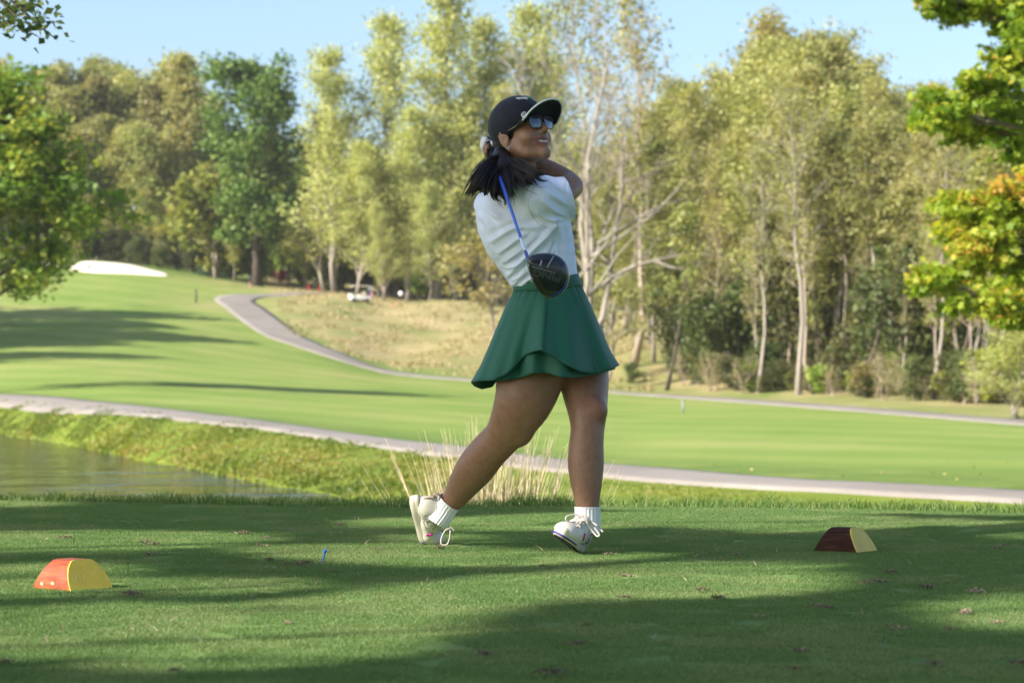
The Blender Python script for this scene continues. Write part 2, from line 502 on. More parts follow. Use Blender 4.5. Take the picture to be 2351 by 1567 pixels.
def ribbon(name, XY, widths, label, off=0.05, n=260):
    C = bez(XY, n)
    T = np.gradient(C, axis=0); T /= np.linalg.norm(T, axis=1)[:, None]
    Nn = np.stack([-T[:, 1], T[:, 0]], 1)
    W = np.interp(np.linspace(0, 1, n), np.linspace(0, 1, len(widths)), widths)
    rr = np.random.default_rng(len(name))
    j1 = np.convolve(rr.normal(0, 1, n + 8), np.ones(9) / 9, 'valid') * 0.10
    j2 = np.convolve(rr.normal(0, 1, n + 8), np.ones(9) / 9, 'valid') * 0.10
    ks = np.linspace(-1, 1, 7)
    rows = []
    for k in ks:
        half = W / 2 + np.where(k > 0, j1, j2)
        P = C + Nn * (half * k)[:, None]
        z = terrain(P[:, 0], P[:, 1]) + off + 0.03 * (1 - k * k)
        rows.append(np.column_stack([P, z]))
    low = [np.column_stack([rows[0][:, :2], rows[0][:, 2] - 0.25]), np.column_stack([rows[-1][:, :2], rows[-1][:, 2] - 0.25])]
    A = np.stack([low[0]] + rows + [low[1]], 1)
    i = np.arange(A.shape[0] * A.shape[1]).reshape(A.shape[:2])
    q = np.stack([i[:-1, :-1], i[1:, :-1], i[1:, 1:], i[:-1, 1:]], -1).reshape(-1, 4)
    o = obj(name, new_mesh(name, A.reshape(-1, 3), quads=q, mat=m_path))
    return tag(o, label, kind="structure")

ribbon("near_path", NEAR_PATH_XY, [3.2, 2.6, 2.3, 2.0, 1.9, 1.8, 1.8, 1.8], "pale cart path running past the pond")
ribbon("far_path", FAR_PATH_XY, [3.0, 4.0, 4.6, 4.2, 3.6, 2.8, 2.4, 2.4, 2.4, 2.4], "pale cart path curving down the far hill")

# ---- bunker sand on the far slope
m_sand = plain("bunker_sand", (.78, .70, .56), 0.95, 0.06, 1.5, 0.1)
def sand_patch(name, outline, label):
    P = np.array([(xpx(p, d), d) for p, d in outline])
    C = bez(np.vstack([P, P[:1]]), 64)[:-1]
    ctr = C.mean(0)
    rings = []
    for s in (1.0, 0.93, 0.7, 0.4, 0.12):
        R = ctr + (C - ctr) * s
        z = terrain(R[:, 0], R[:, 1]) + np.interp(s, [0.1, 0.7, 0.93, 1.0], [0.25, 0.3, 0.32, -0.2])
        rings.append(np.column_stack([R, z]))
    n = len(C); V = np.concatenate(rings); F = []
    for r in range(4):
        for k in range(n):
            k2 = (k + 1) % n
            F.append((r * n + k, r * n + k2, (r + 1) * n + k2, (r + 1) * n + k))
    F.append(tuple(4 * n + k for k in range(n)))
    return tag(obj(name, new_mesh(name, V, faces=F, mat=m_sand)), label, kind="structure")
sand_patch("sand_bunker", [(158, 309), (215, 305.5), (300, 305), (388, 306), (350, 312), (300, 321), (240, 327), (190, 325)], "white sand bunker on the far left slope")
sand_patch("sand_bunker", [(75, 317), (110, 314), (158, 313), (170, 319), (130, 324), (90, 322)], "smaller sliver of bunker sand behind the leafy tree")

# ---- the air: slight haze over the course
m_haze = bpy.data.materials.new("haze_air"); m_haze.use_nodes = True
nt = m_haze.node_tree; nt.nodes.clear()
ho = nt.nodes.new("ShaderNodeOutputMaterial"); pv = nt.nodes.new("ShaderNodeVolumePrincipled")
pv.inputs["Color"].default_value = (1, .985, .95, 1); pv.inputs["Density"].default_value = 0.00014; pv.inputs["Anisotropy"].default_value = 0.3
nt.links.new(pv.outputs[0], ho.inputs["Volume"])
hz = MB(); hz.box((0, 340, 31), (2300, 840, 78))
o = obj("haze", hz.mesh("haze", m_haze, False)); tag(o, "thin pale haze in the air over the course", kind="stuff")
# ------------------------------------------------------------------ trees
def unit(v):
    return v / (np.linalg.norm(v) + 1e-12)

def leaf_mesh(name, Cn, size, r, mat, tint=None, up=0.35, shape='quad', squash=0.65):
    """leaf faces with random lie at the points Cn"""
    n = len(Cn)
    nrm = r.normal(0, 1, (n, 3)); nrm[:, 2] = np.abs(nrm[:, 2]) + up
    nrm /= np.linalg.norm(nrm, axis=1)[:, None]
    a = r.normal(0, 1, (n, 3)); a -= nrm * (a * nrm).sum(1)[:, None]; a /= np.linalg.norm(a, axis=1)[:, None]
    bb = np.cross(nrm, a)
    s = size * r.uniform(0.6, 1.35, n)[:, None]
    if shape == 'quad':
        V = np.stack([Cn - a * s, Cn - bb * s * squash + nrm * s * .15, Cn + a * s, Cn + bb * s * squash + nrm * s * .15], 1).reshape(-1, 3)
        q = np.arange(4 * n).reshape(n, 4); k = 4
    else:   # five-pointed leaf
        ang = np.linspace(0, 2 * np.pi, 10, endpoint=False)
        rad = np.where(np.arange(10) % 2 == 0, 1.0, 0.5)
        V = np.stack([Cn + (a * math.cos(t) + bb * math.sin(t)) * s * q_ + nrm * s * 0.18 * (i % 2) for i, (t, q_) in enumerate(zip(ang, rad))], 1).reshape(-1, 3)
        base = np.arange(n)[:, None] * 10
        q = np.concatenate([base + np.array([[0, 1, 8, 9]]), base + np.array([[1, 2, 3, 8]]), base + np.array([[3, 4, 5, 8]]), base + np.array([[5, 6, 7, 8]])]); k = 10
    if tint is None: tint = r.uniform(0, 1, n)
    return new_mesh(name, V, quads=q, mat=mat, smooth=False, attrs={"tint": ('POINT', np.repeat(tint, k))})

def grow(seed, H, r0, base, width, n_limb, up=0.6, prof=None, sub=4, lean=(0, 0), wob=0.03, twig=0, stems=1):
    """trunk and limbs; returns the wood and the points where foliage sits"""
    r = np.random.default_rng(seed)
    mb = MB(); anchors = []
    prof = prof or (lambda t: math.sin(math.pi * min(1, 0.15 + 0.85 * t)) ** 0.7)
    for st in range(stems):
        n = 9
        t = np.linspace(0, 1, n)
        w = np.cumsum(r.normal(0, wob, (n, 2)), 0) * H * 0.5; w[0] = 0
        ls = np.array(lean) + (0 if stems == 1 else r.normal(0, 0.16, 2))
        P = np.column_stack([w[:, 0] + ls[0] * t * H, w[:, 1] + ls[1] * t * H, t * H * (1 if st == 0 else r.uniform(.75, 1))])
        R = r0 * (1 - 0.93 * t ** 0.85) * (1 if st == 0 else .8) + 0.012; R[0] *= 1.35
        mb.tube(P, R, 7)
        nl = max(2, n_limb // stems)
        for k in range(nl):
            h = base + (0.97 - base) * (k + r.uniform(0, 1)) / nl
            tt = (h - base) / (1 - base + 1e-6)
            p0 = np.array([np.interp(h, t, P[:, i]) for i in range(3)])
            az = k * 2.4 + r.uniform(-.6, .6)
            L = width * prof(tt) * r.uniform(.65, 1.15)
            d = unit(np.array([math.cos(az), math.sin(az), up * r.uniform(.5, 1.4) + 0.5 * tt]))
            Q = [p0]; dd_ = d.copy()
            for s in range(4):
                dd_ = unit(dd_ + r.normal(0, .16, 3) + np.array([0, 0, .07]))
                Q.append(Q[-1] + dd_ * L / 4)
            Q = np.array(Q)
            rl = max(0.02, np.interp(h, t, R) * 0.55)
            mb.tube(Q, np.linspace(rl, 0.015, 5), 5, cap=False)
            anchors += [Q[2] * .5 + Q[1] * .5, Q[2], Q[3], Q[4]]
            for s in range(sub):
                f = r.uniform(.3, .98)
                q0 = np.array([np.interp(f, np.linspace(0, 1, 5), Q[:, i]) for i in range(3)])
                sd = unit(d + r.normal(0, .65, 3) + np.array([0, 0, .15]))
                l2 = L * r.uniform(.25, .5)
                S = np.array([q0, q0 + sd * l2 * .5 + r.normal(0, .05, 3) * l2, q0 + unit(sd + np.array([0, 0, .25])) * l2])
                mb.tube(S, [rl * .4 + .006, rl * .22 + .006, .008], 4, cap=False)
                anchors += [S[1], S[2]]
                for w_ in range(twig):
                    e = unit(sd + r.normal(0, .6, 3) + np.array([0, 0, .3])) * l2 * r.uniform(.4, .9)
                    s0 = S[1] + (S[2] - S[1]) * r.uniform(0, 1)
                    mb.tube(np.array([s0, s0 + e * .55 + r.normal(0, .04, 3) * l2, s0 + e]), [.022, .014, .006], 3, cap=False)
                    anchors.append(s0 + e)
    return mb, np.array(anchors)

def foliage(anchors, n, spread, r, flat=0.75, clump=1.0):
    wgt = r.uniform(0.2, 1.0, len(anchors)) ** clump
    k = r.choice(len(anchors), n, p=wgt / wgt.sum())
    off = r.normal(0, 1, (n, 3)); off *= (np.abs(r.normal(0, 1, n)) ** .5 / (np.linalg.norm(off, axis=1) + .3))[:, None]
    off[:, 2] *= flat
    tone = r.uniform(0, 1, len(anchors))[k] * .6 + r.uniform(0, 1, n) * .4
    return anchors[k] + off * spread, tone

BK_GREY = bark_mat("grey_bark", (.16, .135, .11), (.34, .30, .25))
BK_PALE = bark_mat("pale_bark", (.20, .175, .145), (.40, .355, .30))
BK_DARK = bark_mat("dark_bark", (.045, .037, .030), (.13, .105, .085))
BK_TWIG = bark_mat("twig_bark", (.24, .19, .15), (.46, .38, .31))

LM_OLIVE = leaf_mat("olive_leaves", [(0, (0.189, 0.227, 0.067)), (.45, (0.310, 0.336, 0.105)), (.8, (0.430, 0.412, 0.151)), (1, (0.482, 0.412, 0.185))], .5, hue=.012)
LM_BROWN = leaf_mat("brown_olive_leaves", [(0, (0.180, 0.202, 0.066)), (.5, (0.315, 0.317, 0.110)), (1, (0.450, 0.387, 0.158))], .5, hue=.015)
LM_YEL = leaf_mat("yellow_green_leaves", [(0, (0.313, 0.370, 0.106)), (.5, (0.478, 0.510, 0.194)), (1, (0.589, 0.581, 0.290))], 0.5, hue=.008, val=.10)
LM_GOLD = leaf_mat("pale_gold_leaves", [(0, (0.229, 0.252, 0.080)), (.5, (0.370, 0.370, 0.130)), (.9, (0.493, 0.445, 0.193)), (1, (0.484, 0.336, 0.151))], 0.5, hue=.015, val=.18)
LM_DARK = leaf_mat("dark_green_leaves", [(0, (.040, .075, .020)), (.5, (.085, .130, .032)), (1, (.20, .22, .06))], hue=.015, val=.25)
LM_OAK = leaf_mat("oak_leaves", [(0, (.060, .120, .020)), (.5, (.125, .220, .042)), (1, (.28, .35, .10))], hue=0, val=0)
LM_SHADE = leaf_mat("undergrowth_shade_leaves", [(0, (.040, .060, .016)), (.5, (.085, .105, .028)), (1, (.18, .16, .055))], .3, hue=.03, val=.35)  # shade at the foot of the woods, put into darker leaf colours
LM_SPRUCE = leaf_mat("spruce_needles", [(0, (0.030, 0.075, 0.045)), (.6, (0.068, 0.128, 0.083)), (1, (0.128, 0.188, 0.128))], .15)
LM_MAPLE = leaf_mat("maple_leaves", [(0, (.12, .23, .018)), (.5, (.27, .38, .030)), (.85, (.44, .47, .05)), (.985, (.52, .48, .06)), (1, (.58, .36, .07))], .55, hue=0, val=0)
LM_MAPLE2 = leaf_mat("left_tree_leaves", [(0, (0.078, 0.169, 0.023)), (.45, (0.182, 0.299, 0.036)), (.8, (0.390, 0.429, 0.065)), (1, (0.546, 0.468, 0.091))], .45, hue=0, val=0)
LM_RUST = leaf_mat("rust_yellow_leaves", [(0, (.19, .21, .07)), (.45, (.32, .32, .11)), (.85, (.43, .37, .14)), (1, (.46, .28, .12))], .45)
LM_BUSH = leaf_mat("bush_leaves", [(0, (0.124, 0.206, 0.037)), (.5, (0.268, 0.351, 0.061)), (1, (0.495, 0.454, 0.124))], .4, hue=.03, val=.3)
LM_RED = leaf_mat("red_leaves", [(0, (0.120, 0.014, 0.014)), (1, (0.288, 0.042, 0.036))], .3)

PROTO = {}
def proto(key, seed, bark, lmat, n, size, spread, **kw):
    mb, an = grow(seed, **kw)
    r = np.random.default_rng(seed + 100)
    tm = mb.mesh(key + "_trunk", bark)
    cm = None
    if n:
        P, tone = foliage(an, n, spread, r)
        P = P[P[:, 2] > 0.3]; tone = tone[:len(P)]
        cm = leaf_mesh(key + "_crown", P, size, r, lmat, tone)
    PROTO[key] = (tm, cm, kw["H"])

proto("olive_a", 11, BK_GREY, LM_OLIVE, 7000, .27, 1.9, H=24, r0=.30, base=.30, width=5.0, n_limb=26, up=.7, sub=4)
proto("olive_b", 12, BK_GREY, LM_OLIVE, 7000, .27, 1.8, H=26, r0=.28, base=.38, width=4.4, n_limb=26, up=.9, sub=4)
proto("brown_a", 13, BK_GREY, LM_BROWN, 6200, .27, 1.7, H=20, r0=.24, base=.28, width=4.4, n_limb=24, up=.6, sub=4)
proto("brown_b", 14, BK_TWIG, LM_BROWN, 5000, .27, 1.3, H=22, r0=.22, base=.40, width=3.8, n_limb=22, up=1.0, sub=4, twig=1)
proto("feather_a", 15, BK_PALE, LM_YEL, 10500, .24, 1.75, H=34, r0=.36, base=.06, width=8.6, n_limb=46, up=1.4, sub=6, prof=lambda t: (1 - t) ** .55 + .12)
proto("feather_b", 16, BK_PALE, LM_YEL, 9500, .24, 1.65, H=34, r0=.34, base=.08, width=8.0, n_limb=44, up=1.6, sub=6, prof=lambda t: (1 - t) ** .55 + .12)
proto("gold_a", 17, BK_GREY, LM_GOLD, 8500, .135, .9, H=19, r0=.21, base=.46, width=3.9, n_limb=24, up=1.0, sub=5, twig=2)
proto("gold_b", 18, BK_PALE, LM_GOLD, 7000, .13, .8, H=20, r0=.22, base=.52, width=3.6, n_limb=22, up=1.2, sub=5, twig=2)
proto("olive_c", 19, BK_GREY, LM_OLIVE, 9500, .15, 1.1, H=18, r0=.20, base=.30, width=3.9, n_limb=24, up=.8, sub=5)
proto("sparse_a", 20, BK_PALE, LM_GOLD, 2200, .11, .75, H=18, r0=.17, base=.40, width=3.2, n_limb=22, up=1.1, sub=5, twig=3)
proto("sparse_b", 21, BK_TWIG, LM_GOLD, 1900, .11, .75, H=17, r0=.15, base=.35, width=2.9, n_limb=20, up=1.3, sub=5, twig=3, lean=(.05, 0))
proto("slim_a", 22, BK_GREY, LM_OLIVE, 1500, .17, .7, H=12, r0=.11, base=.35, width=2.2, n_limb=16, up=.8, sub=3)
proto("slim_b", 23, BK_DARK, LM_OLIVE, 1100, .17, .7, H=13, r0=.13, base=.45, width=2.2, n_limb=14, up=.8, sub=3, lean=(.06, 0))
proto("bush_a", 24, BK_TWIG, LM_BUSH, 2600, .13, .6, H=2.6, r0=.05, base=.08, width=1.7, n_limb=14, up=.7, sub=3, stems=2)
proto("bush_b", 25, BK_TWIG, LM_SHADE, 4200, .12, .75, H=4.0, r0=.07, base=.06, width=2.3, n_limb=16, up=.7, sub=3, stems=2)
proto("bush_d", 28, BK_TWIG, LM_DARK, 3600, .13, .75, H=4.0, r0=.07, base=.06, width=2.3, n_limb=16, up=.7, sub=3, stems=2)
proto("bush_c", 26, BK_TWIG, LM_RUST, 1500, .12, .6, H=2.2, r0=.04, base=.1, width=1.4, n_limb=12, up=.8, sub=3, stems=2)
proto("bramble", 27, BK_TWIG, LM_BROWN, 700, .08, .6, H=3.2, r0=.04, base=.1, width=1.5, n_limb=20, up=1.2, sub=4, twig=2, stems=3)

def place(key, px, d, name, label, cat, H=None, top=None, group=None, rot=None, wide=1.0, sink=0.15, lean=None):
    x, y, z = tpt(px, d)
    tm, cm, h0 = PROTO[key]
    if top is not None: H = at(px, top, d)[2] - z
    s = H / h0
    t = thing(name, label, cat, (x, y, z - sink), random.uniform(0, 6.28) if rot is None else rot, group)
    t.scale = (s * wide, s * wide, s)
    if lean:
        t.rotation_euler = (lean[1], lean[0], t.rotation_euler[2])
    obj("trunk" if cat == "tree" else "stem", tm, t)
    if cm: obj("crown" if cat == "tree" else "foliage", cm, t)
    return t

R1 = random.Random(3)
# --- the wood on the hill behind the bunker
PROF_L = ([-140, 20, 90, 150, 200, 235, 270, 330, 370, 400, 430, 470, 520, 600, 700, 760], [160, 150, 165, 150, 132, 150, 140, 168, 150, 138, 160, 205, 235, 260, 300, 330])
gl = "trees of the wood behind the bunker"
for px in range(-380, 500, 44):
    p = px + R1.uniform(-14, 14)
    place(R1.choice(["olive_a", "olive_b", "olive_b", "brown_b"]), p, R1.uniform(378, 396), "wood_tree", "tall olive tree at the back of the hilltop wood", "tree", top=np.interp(p, *PROF_L) + R1.uniform(-6, 14), group=gl + ", back row")
for px in range(-360, 520, 50):
    p = px + R1.uniform(-16, 16)
    place(R1.choice(["olive_a", "brown_a", "brown_b", "olive_b"]), p, R1.uniform(356, 370), "wood_tree", "olive brown tree in the middle of the hilltop wood", "tree", top=np.interp(p, *PROF_L) + R1.uniform(30, 80), group=gl + ", middle row")
for px in range(-100, 500, 56):
    p = px + R1.uniform(-18, 18)
    place(R1.choice(["brown_a", "brown_a", "brown_b", "olive_a"]), p, R1.uniform(342, 350), "wood_tree", "brownish tree along the front of the hilltop wood", "tree", top=np.interp(p, *PROF_L) + R1.uniform(95, 170), group=gl + ", front row")
for px in range(130, 1060, 19):
    p = px + R1.uniform(-10, 10)
    place(R1.choice(["slim_a", "slim_b"]), p, R1.uniform(330, 352), "understory_tree", "slender young tree at the foot of the hilltop wood", "tree", top=R1.uniform(440, 520) + max(0, (p - 400) * .08), group="slender trees at the foot of the hilltop wood")
for px in range(160, 1080, 34):
    p = px + R1.uniform(-12, 12)
    place(R1.choice(["bush_b", "bush_a", "bush_b"]), p, R1.uniform(328, 338), "bush", "leafy bush at the edge of the hilltop wood", "bush", H=R1.uniform(2.4, 5.0), group="bushes at the edge of the hilltop wood")
# --- trees behind the middle of the hill
for px in range(520, 1420, 62):
    p = px + R1.uniform(-20, 20)
    place(R1.choice(["olive_a", "olive_b", "brown_a", "olive_b"]), p, R1.uniform(345, 385), "wood_tree", "olive tree behind the pale feathery trees", "tree", top=R1.uniform(270, 370), group="trees behind the pale feathery trees")
for px in range(740, 1400, 70):
    p = px + R1.uniform(-20, 20)
    place(R1.choice(["olive_a", "brown_a"]), p, R1.uniform(318, 335), "wood_tree", "lower olive tree among the pale feathery trees", "tree", top=R1.uniform(400, 480), group="lower trees among the pale feathery trees")
# the big oak and the pale feathery trees
mb, an = grow(41, H=26, r0=.55, base=.16, width=8.0, n_limb=34, up=.45, sub=5, prof=lambda t: math.sin(math.pi * (.12 + .80 * t)) ** .6, wob=.012)
r = np.random.default_rng(5); P, tn = foliage(an, 15000, 1.55, r, .7, 1.6)
PROTO["oak"] = (mb.mesh("oak_trunk", BK_DARK), leaf_mesh("oak_crown", P, .33, r, LM_OAK, tn), 26)
place("oak", 592, 306, "oak_tree", "large dark green oak with a straight dark trunk on the hilltop", "tree", top=172, rot=1.0)
place("brown_b", 400, 345, "pointed_tree", "narrow tree with a pointed top left of the dark oak", "tree", top=135, wide=.75)
feather = [(768, 118, 298, "a", "leftmost"), (872, 45, 302, "b", "second from the left"), (1003, -8, 300, "a", "tallest, just left of the golfer's cap"), (1108, 52, 306, "b", "just above the golfer's cap"), (935, 260, 296, "a", "short one between the two tall ones"), (1205, 22, 310, "b", "thin one right of the cap"), (700, 395, 312, "a", "low one beside the oak"), (820, 330, 294, "b", "low one above the golf cart"), (1050, 240, 297, "a", "short one behind the golfer's ponytail"), (985, 420, 291, "b", "lowest one left of the golfer's shirt"), (745, 270, 305, "b", "medium one right of the oak"), (1160, 200, 299, "b", "medium one behind the golfer's back"), (880, 470, 290, "a", "smallest one above the round white sign"), (1240, 150, 318, "a", "one behind the golfer's face")]
for i, (px, top, d, k, w) in enumerate(feather):
    place("feather_" + k, px, d, "cottonwood_tree", "pale yellow green feathery tree, " + w, "tree", top=top, group="pale feathery trees behind the golfer", wide=(1.15 if top > 200 else 1.0))

# --- the bare pale tree with many stems right of the golfer
mb, an = grow(52, H=26, r0=.34, base=.28, width=6.5, n_limb=30, up=1.5, sub=6, twig=5, stems=4, prof=lambda t: (1 - t) ** .5 + .25)
for L in ([(0, 0, 9), (2.4, -.5, 10.6), (4.6, -.4, 12.2), (6.6, 0, 14.4)], [(0.6, 0, 10), (2.6, .4, 11.3), (4.8, .2, 12.6), (6.0, .3, 12.9)], [(0, 0, 6.5), (2.2, -.3, 8.1), (4.6, -.2, 8.9), (6.8, 0, 9.3), (8.4, 0, 9.2)], [(4.4, -.2, 8.85), (6.0, -.4, 8.3), (7.6, -.4, 8.4)]):
    C = bez(L, 10); mb.tube(C, np.linspace(.15, .04, 10), 5, cap=False)
    for q in C[3:]:
        e = unit(np.array([.8, R1.uniform(-.6, .6), R1.uniform(-.3, .9)])) * R1.uniform(.6, 1.8)
        mb.tube(np.array([q, q + e * .5, q + e + np.array([0, 0, .1])]), [.035, .02, .008], 3, cap=False)
r = np.random.default_rng(6); P, tn = foliage(an, 160, .6, r)
PROTO["bare"] = (mb.mesh("bare_trunk", BK_PALE), leaf_mesh("bare_crown", P, .15, r, LM_GOLD, tn), 26)
place("bare", 1352, 186, "bare_tree", "large bare pale tree with many stems right behind the golfer", "tree", top=20, rot=0.0)
place("sparse_b", 1455, 205, "bare_tree", "tall bare grey tree with reddish tips behind the big bare one", "tree", top=-15)
place("sparse_a", 1330, 215, "bare_tree", "thin bare tree rising over the golfer's cap brim", "tree", top=-30)
# small rusty tree left of the skirt
mb, an = grow(61, H=9.5, r0=.17, base=.30, width=4.2, n_limb=20, up=.55, sub=5, twig=1, lean=(-.10, 0))
r = np.random.default_rng(8); P, tn = foliage(an, 2600, .75, r)
PROTO["rusty"] = (mb.mesh("rusty_trunk", BK_GREY), leaf_mesh("rusty_crown", P, .16, r, LM_RUST, tn), 9.5)
place("rusty", 1142, 232, "rusty_tree", "small leaning tree with rusty yellow leaves left of the skirt", "tree", top=545, rot=0)
place("rusty", 1395, 196, "rusty_tree", "low yellow leaved tree between the skirt and the wood", "tree", top=640, rot=2.2)

# thickets that close the view between the trunks
for px in range(-380, 1440, 48):
    p = px + R1.uniform(-14, 14)
    place(R1.choice(["bush_a", "bush_b"]), p, R1.uniform(352, 376), "thicket_tree", "dense low tree filling the shade between the trunks of the hilltop wood", "tree", H=R1.uniform(9, 14), group="dense low trees in the hilltop wood", wide=.8)
for px in range(480, 1420, 60):
    p = px + R1.uniform(-16, 16)
    place(R1.choice(["slim_a", "bush_a", "olive_a"]), p, R1.uniform(312, 326), "thicket_tree", "low leafy tree under the pale feathery trees", "tree", H=R1.uniform(7, 12), group="low leafy trees under the pale feathery trees")
for px in range(1560, 3000, 24):
    p = px + R1.uniform(-14, 14)
    bd = np.interp(p, [1380, 1450, 1600, 1900, 2351, 2600], [205, 195, 180, 153, 125, 112])
    place(R1.choice(["bush_b", "bush_b", "bush_d"]), p, bd + R1.uniform(9, 42), "thicket_tree", "dense low tree closing the view inside the right hand wood", "tree", H=R1.uniform(5, 9), group="dense low trees inside the right hand wood", wide=.8)

# --- the wood on the right beyond the far path
PROF_R = ([1380, 1450, 1500, 1560, 1620, 1660, 1700, 1760, 1830, 1900, 1960, 2010, 2100, 2160, 2250, 2450], [330, 280, 235, 250, 150, 200, 185, 110, 70, 85, 165, 220, 215, 220, 290, 300])
BASE_R = ([1380, 1450, 1600, 1900, 2351, 2600], [205, 195, 180, 153, 125, 112])
gr = "trees of the wood on the right"
for dz, lo, hi, keys, step, w in ((58, 0, 34, ["olive_c", "gold_a", "gold_b", "sparse_a", "gold_b"], 40, "back"), (34, 5, 80, ["gold_a", "gold_b", "olive_c", "gold_a"], 50, "middle"), (15, 60, 220, ["gold_a", "gold_b", "sparse_a", "olive_c"], 50, "front")):
    for px in range(1400, 3000, step):
        p = px + R1.uniform(-18, 18)
        place(R1.choice(keys), p, np.interp(p, *BASE_R) + dz + R1.uniform(-6, 6), "wood_tree", {"back": "olive and gold tree at the back of the right hand wood", "middle": "pale gold tree inside the right hand wood", "front": "thin pale tree near the front of the right hand wood"}[w], "tree", top=np.interp(p, *PROF_R) + R1.uniform(lo, hi), group=gr + ", %s row" % w)
for px in range(1560, 2460, 19):
    p = px + R1.uniform(-12, 12)
    place(R1.choice(["slim_b", "sparse_a", "sparse_b", "sparse_b"]), p, np.interp(p, *BASE_R) + R1.uniform(4, 30), "understory_tree", "thin trunked tree at the front of the right hand wood", "tree", top=R1.uniform(400, 580), group="thin trunked trees in front of the right hand wood")
front = [(1530, 181, 470, "slim_b", "dark slim trunk standing alone at the left end of the right hand wood", (0.02, 0)),
         (1742, 167, 330, "sparse_a", "tree with a tall pale trunk leaning slightly right, front of the wood", (0.05, 0)),
         (1832, 160, 210, "sparse_a", "forked pale grey tree nearest the far path", (0.01, 0)),
         (1868, 163, 330, "sparse_b", "crooked pale trunk just right of the forked tree", (-.03, 0)),
         (1965, 152, 420, "slim_b", "thin tilted trunk in front of the wood, left of the maple", (0.16, 0)),
         (2142, 142, 300, "sparse_a", "leaning grey trunk below the yellow maple leaves", (0.10, 0)),
         (2185, 146, 330, "slim_b", "dark trunk beside the leaning grey one", (0.05, 0)),
         (2240, 139, 330, "slim_a", "upright trunk left of the yellow bush", (0.02, 0))]
for px, d, top, k, lab, ln in front:
    place(k, px, d, "slender_tree", lab, "tree", top=top, rot=0.3, lean=ln)
for px in range(1570, 2440, 13):
    p = px + R1.uniform(-14, 14)
    k = R1.choice(["bush_b", "bush_b", "bush_a", "bramble", "bramble", "bramble"])
    place(k, p, np.interp(p, *BASE_R) + R1.uniform(-3, 12), "bush", "tangled bush at the foot of the right hand wood", "bush", H=R1.uniform(1.0, 2.8), group="bushes at the foot of the right hand wood")
for i, (px, d, H, k) in enumerate([(1625, 183, 5.5, "bush_d"), (1690, 178, 6.0, "bush_d"), (1590, 186, 3.0, "bush_d"), (1760, 172, 3.0, "bush_d"), (1450, 193, 1.6, "bush_d")]):
    place(k, px, d, "dark_bush", ["tall dark green bush left of the pale leaning trunk", "tallest dark green bush at the edge of the right hand wood", "low dark green bush behind the slim dark trunk", "dark green bush behind the pale leaning trunk", "low shaded bush on the bank right of the skirt"][i], "bush", H=H)
place("feather_a", 2335, 108, "yellow_shrub", "bright yellow green shrub under the maple at the right edge", "bush", H=5.2, wide=2.2)
place("bush_c", 1985, 149, "rusty_bush", "small rust coloured bush at the edge of the right hand wood", "bush", H=1.8)

# --- blue-green spruce and dark red shrub by the oak
r = np.random.default_rng(9)
mb = MB(); mb.tube([(0, 0, 0), (0, 0, 3.6)], [.12, .03], 7); an = []
for k in range(90):
    h = r.uniform(.2, 3.5); a = r.uniform(0, 6.28); L = 2.7 * (1 - h / 4.6) ** .7 * r.uniform(.7, 1.1)
    e = np.array([math.cos(a) * L, math.sin(a) * L, -.1 * L + .2])
    mb.tube([(0, 0, h), e * .5 + (0, 0, h), e + (0, 0, h)], [.03, .02, .008], 4, cap=False)
    an += [e * f + np.array([0, 0, h]) for f in (.4, .6, .8, 1)]
P, tn = foliage(np.array(an), 5000, .35, r)
PROTO["spruce"] = (mb.mesh("spruce_trunk", BK_DARK), leaf_mesh("spruce_crown", P, .13, r, LM_SPRUCE, tn, squash=.3), 3.9)
place("spruce", 500, 322, "spruce_tree", "low rounded blue green spruce left of the dark oak", "tree", H=4.6, wide=1.1)
r = np.random.default_rng(10)
mb, an = grow(71, H=1.6, r0=.05, base=.45, width=.9, n_limb=10, up=.6, sub=3)
P, tn = foliage(an, 900, .32, r)
PROTO["redshrub"] = (mb.mesh("red_stem", BK_DARK), leaf_mesh("red_foliage", P, .09, r, LM_RED, tn), 1.6)
place("redshrub", 645, 311, "red_shrub", "small dark red shrub right of the oak trunk", "bush", H=1.9)

# --- the nearer leafy tree at the left edge
mb, an = grow(81, H=14.5, r0=.30, base=.30, width=7.2, n_limb=34, up=.35, sub=6, prof=lambda t: (1 - .75 * t) * min(1, .6 + 3 * t), wob=.015)
r = np.random.default_rng(12); P, tn = foliage(an, 24000, 1.1, r, .55, 2.4)
PROTO["left_tree"] = (mb.mesh("left_trunk", BK_DARK), leaf_mesh("left_crown", P, .155, r, LM_MAPLE2, tn, shape='star'), 14.5)
place("left_tree", -55, 124, "leafy_tree", "bushy green tree with yellowing leaves at the left edge", "tree", top=212, rot=.4, sink=0.1, wide=1.12)
# trees standing just outside the left edge whose shadows cross the fairway
place("left_tree", -560, 168, "fairway_tree", "fairway tree beyond the left edge, shadow near the pond path", "tree", H=19, rot=2.0)
place("left_tree", -420, 215, "fairway_tree", "fairway tree beyond the left edge, shadow higher on the slope", "tree", H=22, rot=4.0)
place("left_tree", -440, 228, "fairway_tree", "fairway tree beyond the left edge, farthest up the slope", "tree", H=24, rot=1.2, wide=1.3)
place("left_tree", -520, 198, "fairway_tree", "broad fairway tree beyond the left edge, in the middle of the row", "tree", H=25, rot=3.1, wide=1.3)
place("left_tree", -380, 188, "fairway_tree", "fairway tree beyond the left edge, between the two others", "tree", H=15, rot=5.2)

